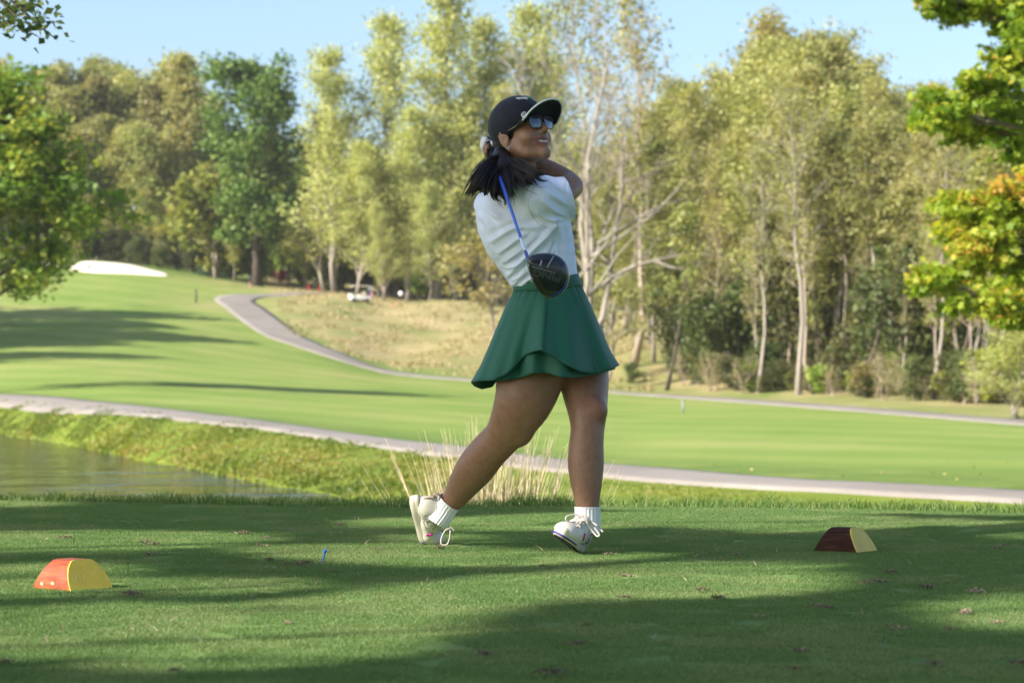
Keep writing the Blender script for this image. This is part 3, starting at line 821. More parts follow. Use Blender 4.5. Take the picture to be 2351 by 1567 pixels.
# --- the maple whose branches come in from the right
mb = MB(); r = np.random.default_rng(14); an = []
Dm = 44.0
mx, my, mz = tpt(2620, Dm)
TR = bez([(0, 0, 0), (-.1, 0, 2.2), (.1, .1, 5), (.3, 0, 8.5), (.2, 0, 11)], 14)
mb.tube(TR, np.linspace(.24, .05, 14), 8)
clus = [(2300, 25, 60), (2215, 12, 40), (2150, -10, 30), (2340, 130, 70), (2260, 190, 50), (2180, 245, 36), (2145, 258, 26), (2300, 260, 60), (2350, 330, 60), (2230, 275, 36), (2155, 215, 20), (2400, 60, 90), (2420, 240, 90), (2370, -70, 90), (2310, 480, 60),
        (2210, 485, 45), (2180, 520, 34), (2270, 560, 55), (2340, 600, 70), (2200, 640, 45), (2140, 625, 34), (2260, 670, 50), (2330, 700, 50), (2360, 430, 55), (2420, 560, 90), (2450, 420, 100), (2180, 455, 26), (2225, 580, 30), (2400, 680, 70), (2560, 100, 140), (2600, 350, 150), (2700, 0, 150), (2700, 560, 150), (2800, 250, 150), (2500, -150, 150)]
leafP, leafT = [], []
for cx_, cy_, rad in clus:
    dd_ = Dm + r.uniform(-1.5, 1.5)
    w = at(cx_, cy_, dd_) - np.array([mx, my, mz])
    h0 = np.clip(w[2] - r.uniform(.5, 1.6) - .12 * np.linalg.norm(w[:2]), 1.2, 10)
    p0 = np.array([np.interp(h0, TR[:, 2], TR[:, i]) for i in range(3)])
    C = bez([p0, p0 * .55 + w * .45 + np.array([0, 0, .35]), w], 8)
    mb.tube(C, np.linspace(.07, .012, 8), 5, cap=False)
    R_ = rad / FPX * Dm
    for k in range(int(7 + rad / 6)):
        o_ = r.normal(0, .55, 3) * R_ * np.array([1, 1.2, .8])
        mb.tube([C[5], (C[6] + w + o_) / 2, w + o_], [.016, .010, .004], 3, cap=False)
        nlf = int(36 + 12 * rad / 30)
        tone = r.uniform(0, 1)
        if cy_ > 400: tone = min(.96, tone * .6 + .33)
        else: tone *= .8
        if cx_ == 2360 and k % 2: tone = 1.0
        leafP.append(w + o_ + r.normal(0, .5, (nlf, 3)) * np.array([.55, .55, .28]) * max(.5, R_ * .8))
        leafT.append(np.clip(tone + r.normal(0, .15, nlf), 0, 1))
mt = thing("maple_tree", "nearer maple with bright yellow green leaves coming in at the right edge", "tree", (mx, my, mz - .1))
obj("trunk", mb.mesh("maple_trunk", BK_GREY), mt)
obj("crown", leaf_mesh("maple_crown", np.concatenate(leafP), .082, r, LM_MAPLE, np.concatenate(leafT), shape='star'), mt)

# trees standing behind the photographer: they close off the sky on her side and mirror in the golfer's glasses
for bx_, by_, h_, rz_, lab in ((-6.5, -9.5, 12.5, .3, "leafy tree behind the photographer, nearest the pond"), (0.5, -12.0, 14.0, 1.7, "tall leafy tree straight behind the photographer"), (7.5, -9.0, 12.0, 3.0, "leafy tree behind the photographer, away from the pond")):
    tm, cm, h0 = PROTO["left_tree"]
    t = thing("backing_tree", lab, "tree", (bx_, by_, 0), rz_); t.scale = (h_ / h0,) * 3
    obj("trunk", tm, t); obj("crown", cm, t)
# ------------------------------------------------------------------ trees that shade the tee (left of and behind the camera)
SV = np.array(SUN)
LIT = [  # sunlit patches of the tee as seen in the photo
    [(1040, 1192), (1300, 1180), (1700, 1176), (2000, 1184), (2420, 1200), (2420, 1238), (2100, 1226), (1800, 1222), (1500, 1206), (1300, 1214), (1060, 1218)],
    [(820, 1196), (1010, 1190), (1020, 1208), (840, 1210)],
    [(-60, 1222), (300, 1218), (560, 1226), (600, 1240), (420, 1262), (240, 1272), (-60, 1266)],
    [(560, 1262), (760, 1252), (1000, 1256), (1500, 1262), (1480, 1280), (1250, 1292), (950, 1296), (760, 1286), (640, 1280)],
    [(-80, 1310), (60, 1296), (250, 1296), (300, 1330), (230, 1362), (-80, 1372)],
    [(300, 1330), (560, 1322), (700, 1336), (600, 1352), (400, 1356)],
    [(-80, 1404), (250, 1388), (520, 1394), (760, 1370), (950, 1340), (1230, 1312), (1480, 1300), (1860, 1318), (1880, 1340), (1780, 1366), (1300, 1374), (1060, 1404), (960, 1452), (800, 1512), (420, 1530), (-80, 1490)],
    [(1480, 1292), (1880, 1296), (1880, 1306), (1500, 1304)],
    [(2200, 1376), (2420, 1366), (2420, 1450), (2220, 1440)],
    [(930, 1226), (1075, 1230), (1085, 1250), (940, 1250)],
    [(-60, 1150), (120, 1152), (140, 1164), (-60, 1166)],
    [(1380, 1150), (2420, 1150), (2420, 1180), (1700, 1172), (1400, 1172)],
]
def in_poly(px, py, poly):
    inside = np.zeros(len(px), bool)
    j = len(poly) - 1
    for i in range(len(poly)):
        xi, yi = poly[i]; xj, yj = poly[j]
        c = ((yi > py) != (yj > py)) & (px < (xj - xi) * (py - yi) / (yj - yi + 1e-9) + xi)
        inside ^= c; j = i
    return inside

def lit_ground(P):
    """does the shadow of these points fall on one of the sunlit patches?"""
    P = np.atleast_2d(P)
    T = P - SV * (P[:, 2] / SV[2])[:, None]
    pp = project(np.column_stack([T[:, :2], np.zeros(len(T))]))
    lit = T[:, 1] > tee_edge(T[:, 0]) + 0.2
    for poly in LIT: lit |= in_poly(pp[:, 0], pp[:, 1], poly)
    gs = np.clip(((T[:, 0] - .25) * 1.95 + (T[:, 1] - 8.95) * 1.22) / (1.95 ** 2 + 1.22 ** 2), 0, 1)     # her own place stays in shade
    lit &= np.hypot(T[:, 0] - .25 - 1.95 * gs, T[:, 1] - 8.95 - 1.22 * gs) > .34
    return lit & (T[:, 1] > 3.5) & (np.abs(T[:, 0]) < .24 * T[:, 1] + .3)

r = np.random.default_rng(21)
LP, LT, CL = [], [], []
for cl in range(700):
    gx, gy = r.uniform(-3.4, 5.2), r.uniform(3.0, 13.0)
    zc = r.uniform(6.5, 11.5)
    c = np.array([gx, gy, 0]) + SV * (zc / SV[2])
    n = 90
    P = c + r.normal(0, 1, (n, 3)) * np.array([.42, .42, .25])
    lit = lit_ground(P)
    for ox, oy in ((.12, 0), (-.12, 0), (0, .12), (0, -.12)): lit |= lit_ground(P + np.array([ox, oy, 0]))
    keep = ~lit | (r.uniform(0, 1, n) < 0.006)
    if keep.sum() > 8:
        LP.append(P[keep]); LT.append(np.clip(r.uniform(.1, .7) + r.normal(0, .15, keep.sum()), 0, 1)); CL.append(P[keep].mean(0))
CL = np.array(CL)
own = (CL[:, 0] * .5 + CL[:, 1] > np.median(CL[:, 0] * .5 + CL[:, 1])).astype(int)
for k, (bx, by, lab) in enumerate([(-12.5, -5.0, "broad shade tree beside the tee, nearer the camera"), (-16.5, 2.5, "broad shade tree beside the tee, nearer the pond")]):
    mb = MB(); base = np.array([bx, by, 0])
    TR = bez([(0, 0, 0), (.1, 0, 2.5), (0, .1, 5), (.3, .1, 7.5), (.6, .2, 9.5)], 14)
    mb.tube(TR, np.linspace(.28, .06, 14), 9)
    sel = np.where(own == k)[0]
    P = np.concatenate([LP[i] for i in sel]) - base; T = np.concatenate([LT[i] for i in sel])
    cc = CL[sel] - base
    ctr = cc[r.choice(len(cc), 14, replace=False)]
    for _ in range(4):
        a_ = np.argmin(((cc[:, None] - ctr[None]) ** 2).sum(2), 1)
        ctr = np.array([cc[a_ == q].mean(0) if (a_ == q).any() else ctr[q] for q in range(14)])
    for q in range(14):                       # limbs to the middle of each bunch of clusters, twigs on to the clusters
        w = ctr[q]; best = None
        for tr in range(14):
            h0 = np.clip(w[2] - r.uniform(.5, 5), 2.2, 9.3)
            p0 = np.array([np.interp(h0, TR[:, 2], TR[:, i]) for i in range(3)])
            f = r.uniform(.3, .7)
            C = bez([p0, p0 * (1 - f) + w * f + r.normal(0, 1.0, 3) * np.array([1, 1, .7]), w], 14)
            sc = lit_ground(C + base).mean()
            if best is None or sc < best[0]: best = (sc, C)
        mb.tube(best[1], np.linspace(.05, .012, 14), 6, cap=False)
        for e in cc[a_ == q]:
            tw = np.array([w, (w + e) / 2 + r.normal(0, .15, 3), e])
            if lit_ground(bez(tw, 9) + base).mean() < .12:
                mb.tube(tw, [.008, .006, .003], 4, cap=False)
    st = thing("shade_tree", lab, "tree", (bx, by, float(0)))
    obj("trunk", mb.mesh("shade_trunk", BK_DARK), st)
    obj("crown", leaf_mesh("shade_crown", P, .085, r, LM_MAPLE2, T, up=1.2), st)

# a twig of a tree at the pond side hangs into the top left corner
mb = MB(); r = np.random.default_rng(22); LPp = []
bx, by, bz = -8.5, 19.0, -2.0
TR = bez([(0, 0, 0), (.1, 0, 3), (.3, -.2, 7), (.2, -.2, 9)], 10); mb.tube(TR, np.linspace(.2, .05, 10), 8)
for cx_, cy_ in [(20, 15), (60, 22), (90, 45), (40, 40), (5, 30), (100, 70), (80, 12), (25, 60), (-40, 0), (-60, 60), (-100, 20), (-160, 60), (-220, -30), (-300, 20), (130, 92)]:
    w = at(cx_, cy_, 16.5 + r.uniform(-.4, .4)) - np.array([bx, by, bz])
    mb.tube(bez([TR[7], TR[7] * .4 + w * .6 + np.array([0, 0, .5]), w], 8), np.linspace(.03, .004, 8), 4, cap=False)
    nl = 4 if cx_ > 110 else 26
    LPp.append(w + r.normal(0, 1, (nl, 3)) * np.array([.07, .1, .05]))
for k in range(260):   # the rest of its crown, outside the picture
    w = np.array([r.uniform(-3.5, 2.0), r.uniform(-2.5, 2.5), r.uniform(4.5, 9.5)])
    mb.tube(np.array([TR[6], TR[7] * .3 + w * .7, w]), [.03, .015, .005], 3, cap=False)
    LPp.append(w + r.normal(0, .3, (40, 3)))
wt = thing("hanging_tree", "twig of small leaves hanging into the top left corner of the sky", "tree", (bx, by, bz))
obj("trunk", mb.mesh("hanging_trunk", BK_DARK), wt)
obj("crown", leaf_mesh("hanging_crown", np.concatenate(LPp), .034, r, LM_DARK), wt)

# ------------------------------------------------------------------ grass of the tee: short mown blades
GRASS = leaf_mat("mown_blades", [(0, (0.078, 0.164, 0.042)), (.5, (0.135, 0.235, 0.066)), (.85, (0.198, 0.279, 0.102)), (1, (0.354, 0.328, 0.179))], .35, 0, 0)
def blades(P, h, w, r, mat, name, lean=.45, tint=None):
    n = len(P)
    az = r.uniform(0, 2 * np.pi, n); side = np.column_stack([np.cos(az), np.sin(az), np.zeros(n)])
    ln = r.normal(0, lean, (n, 2)) * h[:, None]
    m_ = P + np.column_stack([ln * .35, h * .55]); t_ = P + np.column_stack([ln, h])
    sw = side * (w if np.isscalar(w) else w[:, None]) * .5
    V = np.stack([P - sw, P + sw, m_ + sw * .75, m_ - sw * .75, t_], 1).reshape(-1, 3)
    b0 = np.arange(n)[:, None] * 5
    if tint is None: tint = np.clip(r.beta(2, 2.2, n), 0, 1)
    return new_mesh(name, V, quads=b0 + np.array([[0, 1, 2, 3]]), tris=b0 + np.array([[3, 2, 4]]), mat=mat, smooth=False, attrs={"tint": ('POINT', np.repeat(tint, 5))})

r = np.random.default_rng(31)
tiles = []
for v in range(3):
    n = 5200
    P = np.column_stack([r.uniform(-.15, .15, n), r.uniform(-.15, .15, n), np.full(n, -.002)])
    tiles.append(bpy.data.objects.new("grass_tile", blades(P, r.uniform(.004, .0095, n), .0017, r, GRASS, "grass_tile", tint=np.clip(r.beta(2, 2.2, n) + (0, .05, .22)[v], 0, 1))))
gx = np.arange(-4.2, 4.3, .26); gy = np.arange(4.1, 12.9, .26)
PX, PY = np.meshgrid(gx, gy); PX = PX.ravel(); PY = PY.ravel()
ok = (np.abs(PX) < .235 * PY + .35) & (PY < tee_edge(PX) - .02)
PX = PX[ok] + r.uniform(-.04, .04, ok.sum()); PY = PY[ok] + r.uniform(-.04, .04, ok.sum())
gm = new_mesh("mown_grass", np.column_stack([PX, PY, tee_z(PX, PY) + 0.006 * np.sin(PX * 1.3 + PY * .7) * np.sin(PY * 1.9 - PX * .4)]), faces=[], smooth=False)
go = obj("mown_grass", gm); tag(go, "short mown grass of the tee", kind="stuff")
ng = bpy.data.node_groups.new("mown_grass_tufts", 'GeometryNodeTree')
ng.interface.new_socket("Geometry", in_out='INPUT', socket_type='NodeSocketGeometry')
ng.interface.new_socket("Geometry", in_out='OUTPUT', socket_type='NodeSocketGeometry')
gi = ng.nodes.new("NodeGroupInput"); gout = ng.nodes.new("NodeGroupOutput")
join = ng.nodes.new("GeometryNodeJoinGeometry")
for v, t in enumerate(tiles):
    oi = ng.nodes.new("GeometryNodeObjectInfo"); oi.inputs["Object"].default_value = t; oi.inputs["As Instance"].default_value = True
    iop = ng.nodes.new("GeometryNodeInstanceOnPoints")
    rv = ng.nodes.new("FunctionNodeRandomValue"); rv.data_type = 'FLOAT_VECTOR'
    rv.inputs["Min"].default_value = (0, 0, 0); rv.inputs["Max"].default_value = (0, 0, 6.283); rv.inputs["Seed"].default_value = v
    ri = ng.nodes.new("FunctionNodeRandomValue"); ri.data_type = 'INT'
    ri.inputs["Min"].default_value = 0; ri.inputs["Max"].default_value = 2; ri.inputs["Seed"].default_value = 77
    cmp = ng.nodes.new("FunctionNodeCompare"); cmp.data_type = 'INT'; cmp.operation = 'EQUAL'; cmp.inputs["B"].default_value = v
    [s for s in cmp.inputs if s.name == "B" and s.type == 'INT'][0].default_value = v
    ng.links.new([s for s in ri.outputs if s.type == 'INT'][0], [s for s in cmp.inputs if s.name == "A" and s.type == 'INT'][0])
    ng.links.new(gi.outputs[0], iop.inputs["Points"])
    ng.links.new(cmp.outputs[0], iop.inputs["Selection"])
    ng.links.new(oi.outputs["Geometry"], iop.inputs["Instance"])
    ng.links.new([s for s in rv.outputs if s.type == 'VECTOR'][0], iop.inputs["Rotation"])
    ng.links.new(iop.outputs[0], join.inputs[0])
ng.links.new(join.outputs[0], gout.inputs[0])
md = go.modifiers.new("tufts", 'NODES'); md.node_group = ng

# longer grass on the lip of the tee and down the bank
n = 30000
ex = r.uniform(-3.6, 4.2, n); es = r.gamma(2.0, .35, n) - .35
ey = tee_edge(ex) + es
ez = np.maximum(tee_z(ex, ey), np.where(ey > 10, terrain(ex, np.maximum(ey, 10.1)), -9))
tuft = .55 + .45 * np.sin(ex * 5.1 + 1.3 * np.sin(ex * 13)) * np.sin(ex * 2.3 + 2) + .25 * np.sin(ex * 31)
eh = r.uniform(.02, .05, n) * (1 + .75 * np.clip(tuft, 0, 1.2)) * np.clip(1.0 + es * 1.2, .35, 2.2)
LIPG = leaf_mat("lip_blades", [(0, (0.073, 0.140, 0.032)), (.5, (0.140, 0.239, 0.054)), (.85, (0.239, 0.300, 0.093)), (1, (0.393, 0.342, 0.175))], .4, 0, 0)
o = obj("lip_grass", blades(np.column_stack([ex, ey, ez]), eh, .0045, r, LIPG, "lip_grass", .5))
tag(o, "longer grass on the far edge of the tee", kind="stuff")

# weeds of the pond bank and of the strip below the near path
n = 52000
u = r.uniform(-120, 2500, n)
dnear = np.interp(u, px_near, d_near) - 1.3
dshore = np.interp(u, [-400, 0, 300, 600, 760, 900, 1250, 1600, 2351], [131, 98.5, 66, 49.5, 45, 36, 30, 28, 24])
dd_ = dshore + (dnear - dshore) * r.uniform(0, 1, n) ** .9
wx_ = xpx(u, dd_); wz = terrain(wx_, dd_)
keep = wz > WATER - .12
pat = .5 + .5 * np.sin(wx_ * 1.1 + dd_ * .33) * np.sin(wx_ * .37 - dd_ * .21)
wh = r.uniform(.03, .11, n) * (.4 + 1.2 * pat) * np.where(u < 1150, 1.1, .7)
fr = (dd_ - dshore) / (dnear - dshore)
wh *= np.clip(1.5 - fr * 1.2, .25, 1.5) * np.clip(fr * 8 + .25, .25, 1)
WEED = leaf_mat("weed_blades", [(0, (0.090, 0.148, 0.019)), (.45, (0.189, 0.230, 0.033)), (.75, (0.288, 0.271, 0.057)), (1, (0.450, 0.344, 0.171))], .45, 0, 0)
wt_ = np.clip(.25 + .5 * (.5 + .5 * np.sin(wx_ * .8 - dd_ * .5 + 1)) * .8 + r.normal(0, .18, n), 0, 1)
o = obj("bank_weeds", blades(np.column_stack([wx_, dd_, wz - .02])[keep], wh[keep], (.018 + .0006 * dd_)[keep], r, WEED, "bank_weeds", .45, wt_[keep]))
tag(o, "yellow green weeds along the pond bank", kind="stuff")

n = 60000
u = r.uniform(-120, 1250, n)
dnear = np.interp(u, px_near, d_near) - 1.6
dshore = np.interp(u, [-400, 0, 300, 600, 760, 900, 1250], [134, 101, 68, 51, 46, 37, 31])
dd_ = dshore + (dnear - dshore) * r.beta(1.1, 1.6, n)
wx_ = xpx(u, dd_); wz = terrain(wx_, dd_)
cl = np.sin(wx_ * 1.9 + 2 * np.sin(dd_ * .7)) * np.sin(dd_ * .9 + wx_ * .5) + .35 * np.sin(wx_ * 5.3 - dd_ * 2.1)
k_ = cl > .05
P_ = np.column_stack([wx_, dd_, wz + r.uniform(0, 1, n) * np.clip(cl, 0, 1) * np.where(u < 350, .24, .12)])[k_]
WEEDL = leaf_mat("weed_leaves", [(0, (0.103, 0.160, 0.025)), (.5, (0.232, 0.266, 0.040)), (.8, (0.361, 0.304, 0.070)), (1, (0.473, 0.350, 0.200))], .45, 0, 0)
o = obj("bank_foliage", leaf_mesh("bank_foliage", P_, .042, r, WEEDL, np.clip(.3 + .35 * np.sin(wx_ * .6 + dd_ * .3)[k_] + r.normal(0, .2, k_.sum()), 0, 1)))
tag(o, "leafy weeds growing in clumps along the pond bank", kind="stuff")

# straw tufts standing up from the unmown hill
n = 16000
u = r.uniform(640, 1500, n); dd_ = np.interp(u, px_far, d_far) + 6 + r.uniform(0, 1, n) * 85
hx = xpx(u, dd_)
pat = np.sin(hx * .5 + dd_ * .2) * np.sin(hx * .21 - dd_ * .33)
k_ = (pat > -.1) & (dd_ < 300)
STRAW = leaf_mat("straw_blades", [(0, (.25, .24, .09)), (.6, (.42, .34, .18)), (1, (.52, .42, .26))], .3, 0, 0)
o = obj("dry_grass", blades(np.column_stack([hx, dd_, terrain(hx, dd_) - .02])[k_], r.uniform(.15, .45, k_.sum()), .12, r, STRAW, "dry_grass", .6))
tag(o, "dry straw coloured grass on the unmown hill", kind="stuff")

# ------------------------------------------------------------------ tall ornamental grass behind the tee
r = np.random.default_rng(33)
gt = thing("tall_grass", "tall clump of dry straw coloured grass behind the golfer's legs", "plant", (-.12, 14.2, float(tee_z(np.array(-.12), np.array(14.2)))))
gz = gt.location.z
def stalks(n, hmin, hmax, spread, fan, mat, name, w0, droop):
    mb = MB()
    for k in range(n):
        bx_ = r.normal(0, spread); by_ = r.normal(0, .12)
        h = r.uniform(hmin, hmax) * (1 - .25 * min(1, abs(bx_) / .5))
        a = bx_ * fan + r.normal(0, .10); b_ = r.normal(0, .2)
        P = bez([(bx_, by_, 0), (bx_ + a * h * .35, by_ + b_ * h * .3, h * .5), (bx_ + a * h * (.95 + droop), by_ + b_ * h * .8, h * (1 - droop * .25))], 6)
        mb.tube(P, w0 * np.array([1, .9, .85, .75, .6, .25]) * r.uniform(.6, 1.3), 3, cap=False, flat=.4)
    return mb
for mbk, nm, mt_ in ((stalks(560, .70, 1.50, .15, .85, None, "", .0100, .06), "dry_stalks", plain("straw", (.62, .52, .32), .8, .25, 8)),
                     (stalks(900, .45, 1.0, .26, .9, None, "", .0085, .28), "green_blades", plain("blade_green", (.17, .26, .055), .7, .35, 4)),
                     (stalks(200, .45, 1.15, .18, 1.2, None, "", .008, .2), "dry_blades", plain("pale_straw", (.50, .46, .24), .8, .25, 6))):
    obj(nm, mbk.mesh(nm, mt_), gt)

# ------------------------------------------------------------------ tee markers: half logs with mitred painted ends
m_wr, nt, b = mat_new("red_stained_wood")
v = mapping(nt, coords(nt), (3, 30, 30))
nt.links.new(ramp(nt, noise(nt, 3, 6, .6, v), [(0.3, (.16, .022, .006)), (.55, (.32, .062, .010)), (.75, (.42, .11, .020))]), b.inputs["Base Color"])
b.inputs["Roughness"].default_value = .55
bump(nt, b, noise(nt, 3, 6, .6, v), .3, .004)
m_wd, nt, b = mat_new("shaded_marker_wood")  # shade over the right marker is put into its dark brown colour
v = mapping(nt, coords(nt), (3, 30, 30))
nt.links.new(ramp(nt, noise(nt, 3, 6, .6, v), [(0.3, (.022, .009, .005)), (.55, (.045, .018, .010)), (.75, (.085, .038, .020))]), b.inputs["Base Color"])
b.inputs["Roughness"].default_value = .85; b.inputs["Specular IOR Level"].default_value = .2
bump(nt, b, noise(nt, 3, 6, .6, v), .4, .004)
m_ye, nt, b = mat_new("yellow_end_paint")
co = coords(nt)
wv = N(nt, "ShaderNodeTexWave", wave_type='RINGS', rings_direction='X')
wv.inputs["Scale"].default_value = 26; wv.inputs["Distortion"].default_value = 3.5; wv.inputs["Detail"].default_value = 4; wv.inputs["Detail Scale"].default_value = 2.0
nt.links.new(co, wv.inputs["Vector"])
crk = math_n(nt, 'MULTIPLY', ramp(nt, wv.outputs["Fac"], [(.03, (1, 1, 1)), (.12, (0, 0, 0))]), ramp(nt, noise(nt, 14, 3, .5, co), [(.52, (0, 0, 0)), (.66, (.8, .8, .8))]))
c = mix(nt, crk, ramp(nt, noise(nt, 40, 4, .6, co), [(.3, (.62, .44, .035)), (.7, (.72, .53, .06))]), (.26, .20, .12))
nt.links.new(c, b.inputs["Base Color"]); b.inputs["Roughness"].default_value = .5
bump(nt, b, crk, .5, -.003)
m_chip = plain("bare_wood_chip", (.55, .42, .28), .8)

def marker(loc, rz, Rr, halfL, cut, top_flat, wood, label):
    t = thing("tee_marker", label, "tee marker", loc, rz, "wooden tee markers")
    # section: half disc with a flattened top; axis along x, ends leaning inwards
    ang = np.linspace(0, math.pi, 19)
    sec = np.column_stack([np.cos(ang) * Rr, np.minimum(np.sin(ang) * Rr, top_flat)])
    nx = 9; V = []
    for k in range(nx):
        s = -1 + 2 * k / (nx - 1)
        L = halfL - cut * sec[:, 1]
        V.append(np.column_stack([s * L, sec[:, 0] * .82 * (1 + .012 * math.sin(5 * s)), sec[:, 1]]))
    V = np.concatenate(V); m = 19; F = []
    for k in range(nx - 1):
        for j in range(m - 1):
            F.append((k * m + j, k * m + j + 1, (k + 1) * m + j + 1, (k + 1) * m + j))
        F.append((k * m + m - 1, k * m, (k + 1) * m, (k + 1) * m + m - 1))
    F.append(tuple(range(m)))
    body = new_mesh("log", V, faces=F, mat=wood, smooth=False)
    lo = obj("log", body, t)
    E = V[-m:] + np.array([.0025, 0, .001]); E2 = V[-m:] - np.array([.004, 0, 0])
    Ve = np.concatenate([E * np.array([1, .995, .995]), E2])
    Fe = [tuple(range(m))[::-1]] + [(j, j + 1, m + j + 1, m + j) for j in range(m - 1)]
    ctr = np.array([halfL - cut * Rr * .4, 0, Rr * .35])
    e = obj("painted_end", new_mesh("painted_end", Ve - ctr, faces=Fe, mat=m_ye, smooth=False), t, ctr)
    return t, lo
g = ground_at(160, 1352)
mk, lo = marker((g[0], g[1] + .05, 0.0), math.radians(-42), .096, .088, .55, .086, m_wr, "sunlit half log tee marker stained red with yellow painted end, left")
mb = MB()
for sx, sz in ((-.045, .012), (.005, .016)):
    yy = -.82 * math.sqrt(.096 ** 2 - sz ** 2)
    mb.add([(sx - .008, yy - .0015, sz), (sx + .008, yy - .0015, sz - .002), (sx + .006, yy - .0012, sz + .007), (sx - .004, yy - .0012, sz + .008)], [(0, 1, 2, 3)])
obj("wood_chip", mb.mesh("wood_chip", m_chip), lo)
g = ground_at(1945, 1266)
mk2, lo2 = marker((g[0], g[1] + .05, 0.0), math.radians(-36), .094, .088, .55, .085, m_wd, "shaded dark brown half log tee marker with pale yellow end, right")
mb = MB()
P = np.array([(-.045, -.0520, .0702), (-.02, -.0523, .0700), (.01, -.0520, .0702), (.03, -.0520, .070)]); mb.tube(P, .0016, 4)
obj("crack", mb.mesh("crack", plain("crack_dark", (.01, .008, .006), .9)), lo2)

# blue plastic peg, leaning
m_blue = plain("blue_plastic", (.015, .16, .62), .35, .05, 30, .5)
mb = MB(); mb.lathe([(.0016, 0), (.0026, .006), (.0028, .040), (.0034, .044), (.0062, .050), (.0068, .054), (.0058, .0545), (.003, .051)], 14)
g = ground_at(740, 1293)
pg = obj("golf_tee", mb.mesh("golf_tee", m_blue), None, (g[0], g[1], -.006)); pg.rotation_euler = (0.12, 0.2, 0)
tag(pg, "blue plastic golf tee stuck in the turf, leaning right", "golf tee")

# ------------------------------------------------------------------ dead clumps and leaves on the tee
m_dead = leaf_mat("dead_grass", [(0, (.09, .075, .05)), (.5, (.22, .175, .12)), (1, (.45, .38, .27))], .15, .015, .35)
protos = []
for v in range(6):
    n = 70
    P = r.normal(0, 1, (n, 3)) * np.array([.011, .009, .0035]); P[:, 2] = np.abs(P[:, 2]) + .003
    protos.append(blades(P, r.uniform(.004, .012, n), .0040, r, m_dead, "dead_clump", 1.1))
CL_ = [(265, 1197), (295, 1205), (345, 1206), (665, 1220), (780, 1208), (560, 1228), (510, 1237), (608, 1238), (600, 1258), (335, 1250), (355, 1254), (380, 1258), (345, 1277), (620, 1290), (690, 1300), (758, 1312), (302, 1370), (660, 1435), (400, 1545), (1010, 1262), (870, 1265), (1440, 1328), (1245, 1303), (1610, 1358), (1435, 1375), (1650, 1378), (1740, 1420), (1345, 1440), (1325, 1485), (1113, 1508), (1795, 1487), (1838, 1500), (1825, 1540), (2130, 1353), (2240, 1363), (2180, 1450), (2065, 1448), (2215, 1412), (2290, 1435), (2020, 1340), (1985, 1342), (2310, 1255), (1690, 1276), (2045, 1318), (2345, 1530), (2140, 1530), (1265, 1552), (10, 1527), (1398, 1276), (1880, 1398), (1905, 1400), (700, 1296), (655, 1298), (150, 1238), (2290, 1262)]
for i, (px, py) in enumerate(CL_):
    g = ground_at(px, py)
    o = obj("dead_clump", protos[i % 6], None, (g[0], g[1], .004))
    s = r.uniform(.55, 1.2); o.scale = (s * r.uniform(.8, 1.3), s, s * .7); o.rotation_euler = (0, 0, r.uniform(0, 6.28))
    tag(o, "small clump of dead brown grass lying on the tee", "grass clump", "dead grass clumps on the tee")
n = 420
fx = r.uniform(-2.4, 2.6, n); fy = r.uniform(5.2, 11.6, n)
o = obj("straw_bits", blades(np.column_stack([fx, fy, np.full(n, .008)]), r.uniform(.006, .02, n), .0035, r, m_dead, "straw_bits", 2.2))
tag(o, "loose bits of straw strewn over the tee", kind="stuff")
# fallen leaves by the near path on the right
m_fall = leaf_mat("fallen_leaves", [(0, (.36, .22, .10)), (1, (.50, .33, .16))], .2, .03, .3)
flm = leaf_mesh("fallen_leaf", np.zeros((1, 3)), .085, r, m_fall, shape='star', up=3)
for px, d in [(1694, 46.8), (1725, 48), (1783, 45.3), (1935, 44.2), (2023, 46), (2045, 45), (2068, 45.5), (2142, 46), (2168, 45), (2196, 42.3), (2235, 49), (2234, 51), (2167, 54), (2250, 45), (2310, 52), (2105, 41.9), (1560, 49), (1640, 51), (250, 121), (330, 100), (120, 124)]:
    o = obj("fallen_leaf", flm, None, tpt(px, d, .05)); o.rotation_euler = (.3, r.uniform(-.4, .4), r.uniform(0, 6)); s = r.uniform(.4, .75); o.scale = (s, s, s)
    tag(o, "dry orange leaf lying on the fairway grass by the path", "leaf", "fallen leaves beside the near path")

# ------------------------------------------------------------------ posts, cart and people far off
m_post = plain("post_paint", (.035, .045, .04), .6)
m_gpost = plain("grey_post", (.22, .25, .24), .6)
for px, d, h, m_, lab in ((450, 268, 1.45, m_post, "dark yardage post on the left fairway slope"), (1568, 118, .62, m_gpost, "thin grey stake on the right fairway")):
    x, y, z = tpt(px, d)
    t = thing("yardage_post", lab, "post", (x, y, z))
    mb = MB(); mb.tube([(0, 0, -.1), (0, 0, h)], h * .055 + .02, 8); obj("post", mb.mesh("post", m_), t)
    mb = MB(); mb.lathe([(h * .055 + .035, h), (h * .055 + .03, h + .03), (.01, h + .05)], 10); obj("cap", mb.mesh("cap", m_), t)

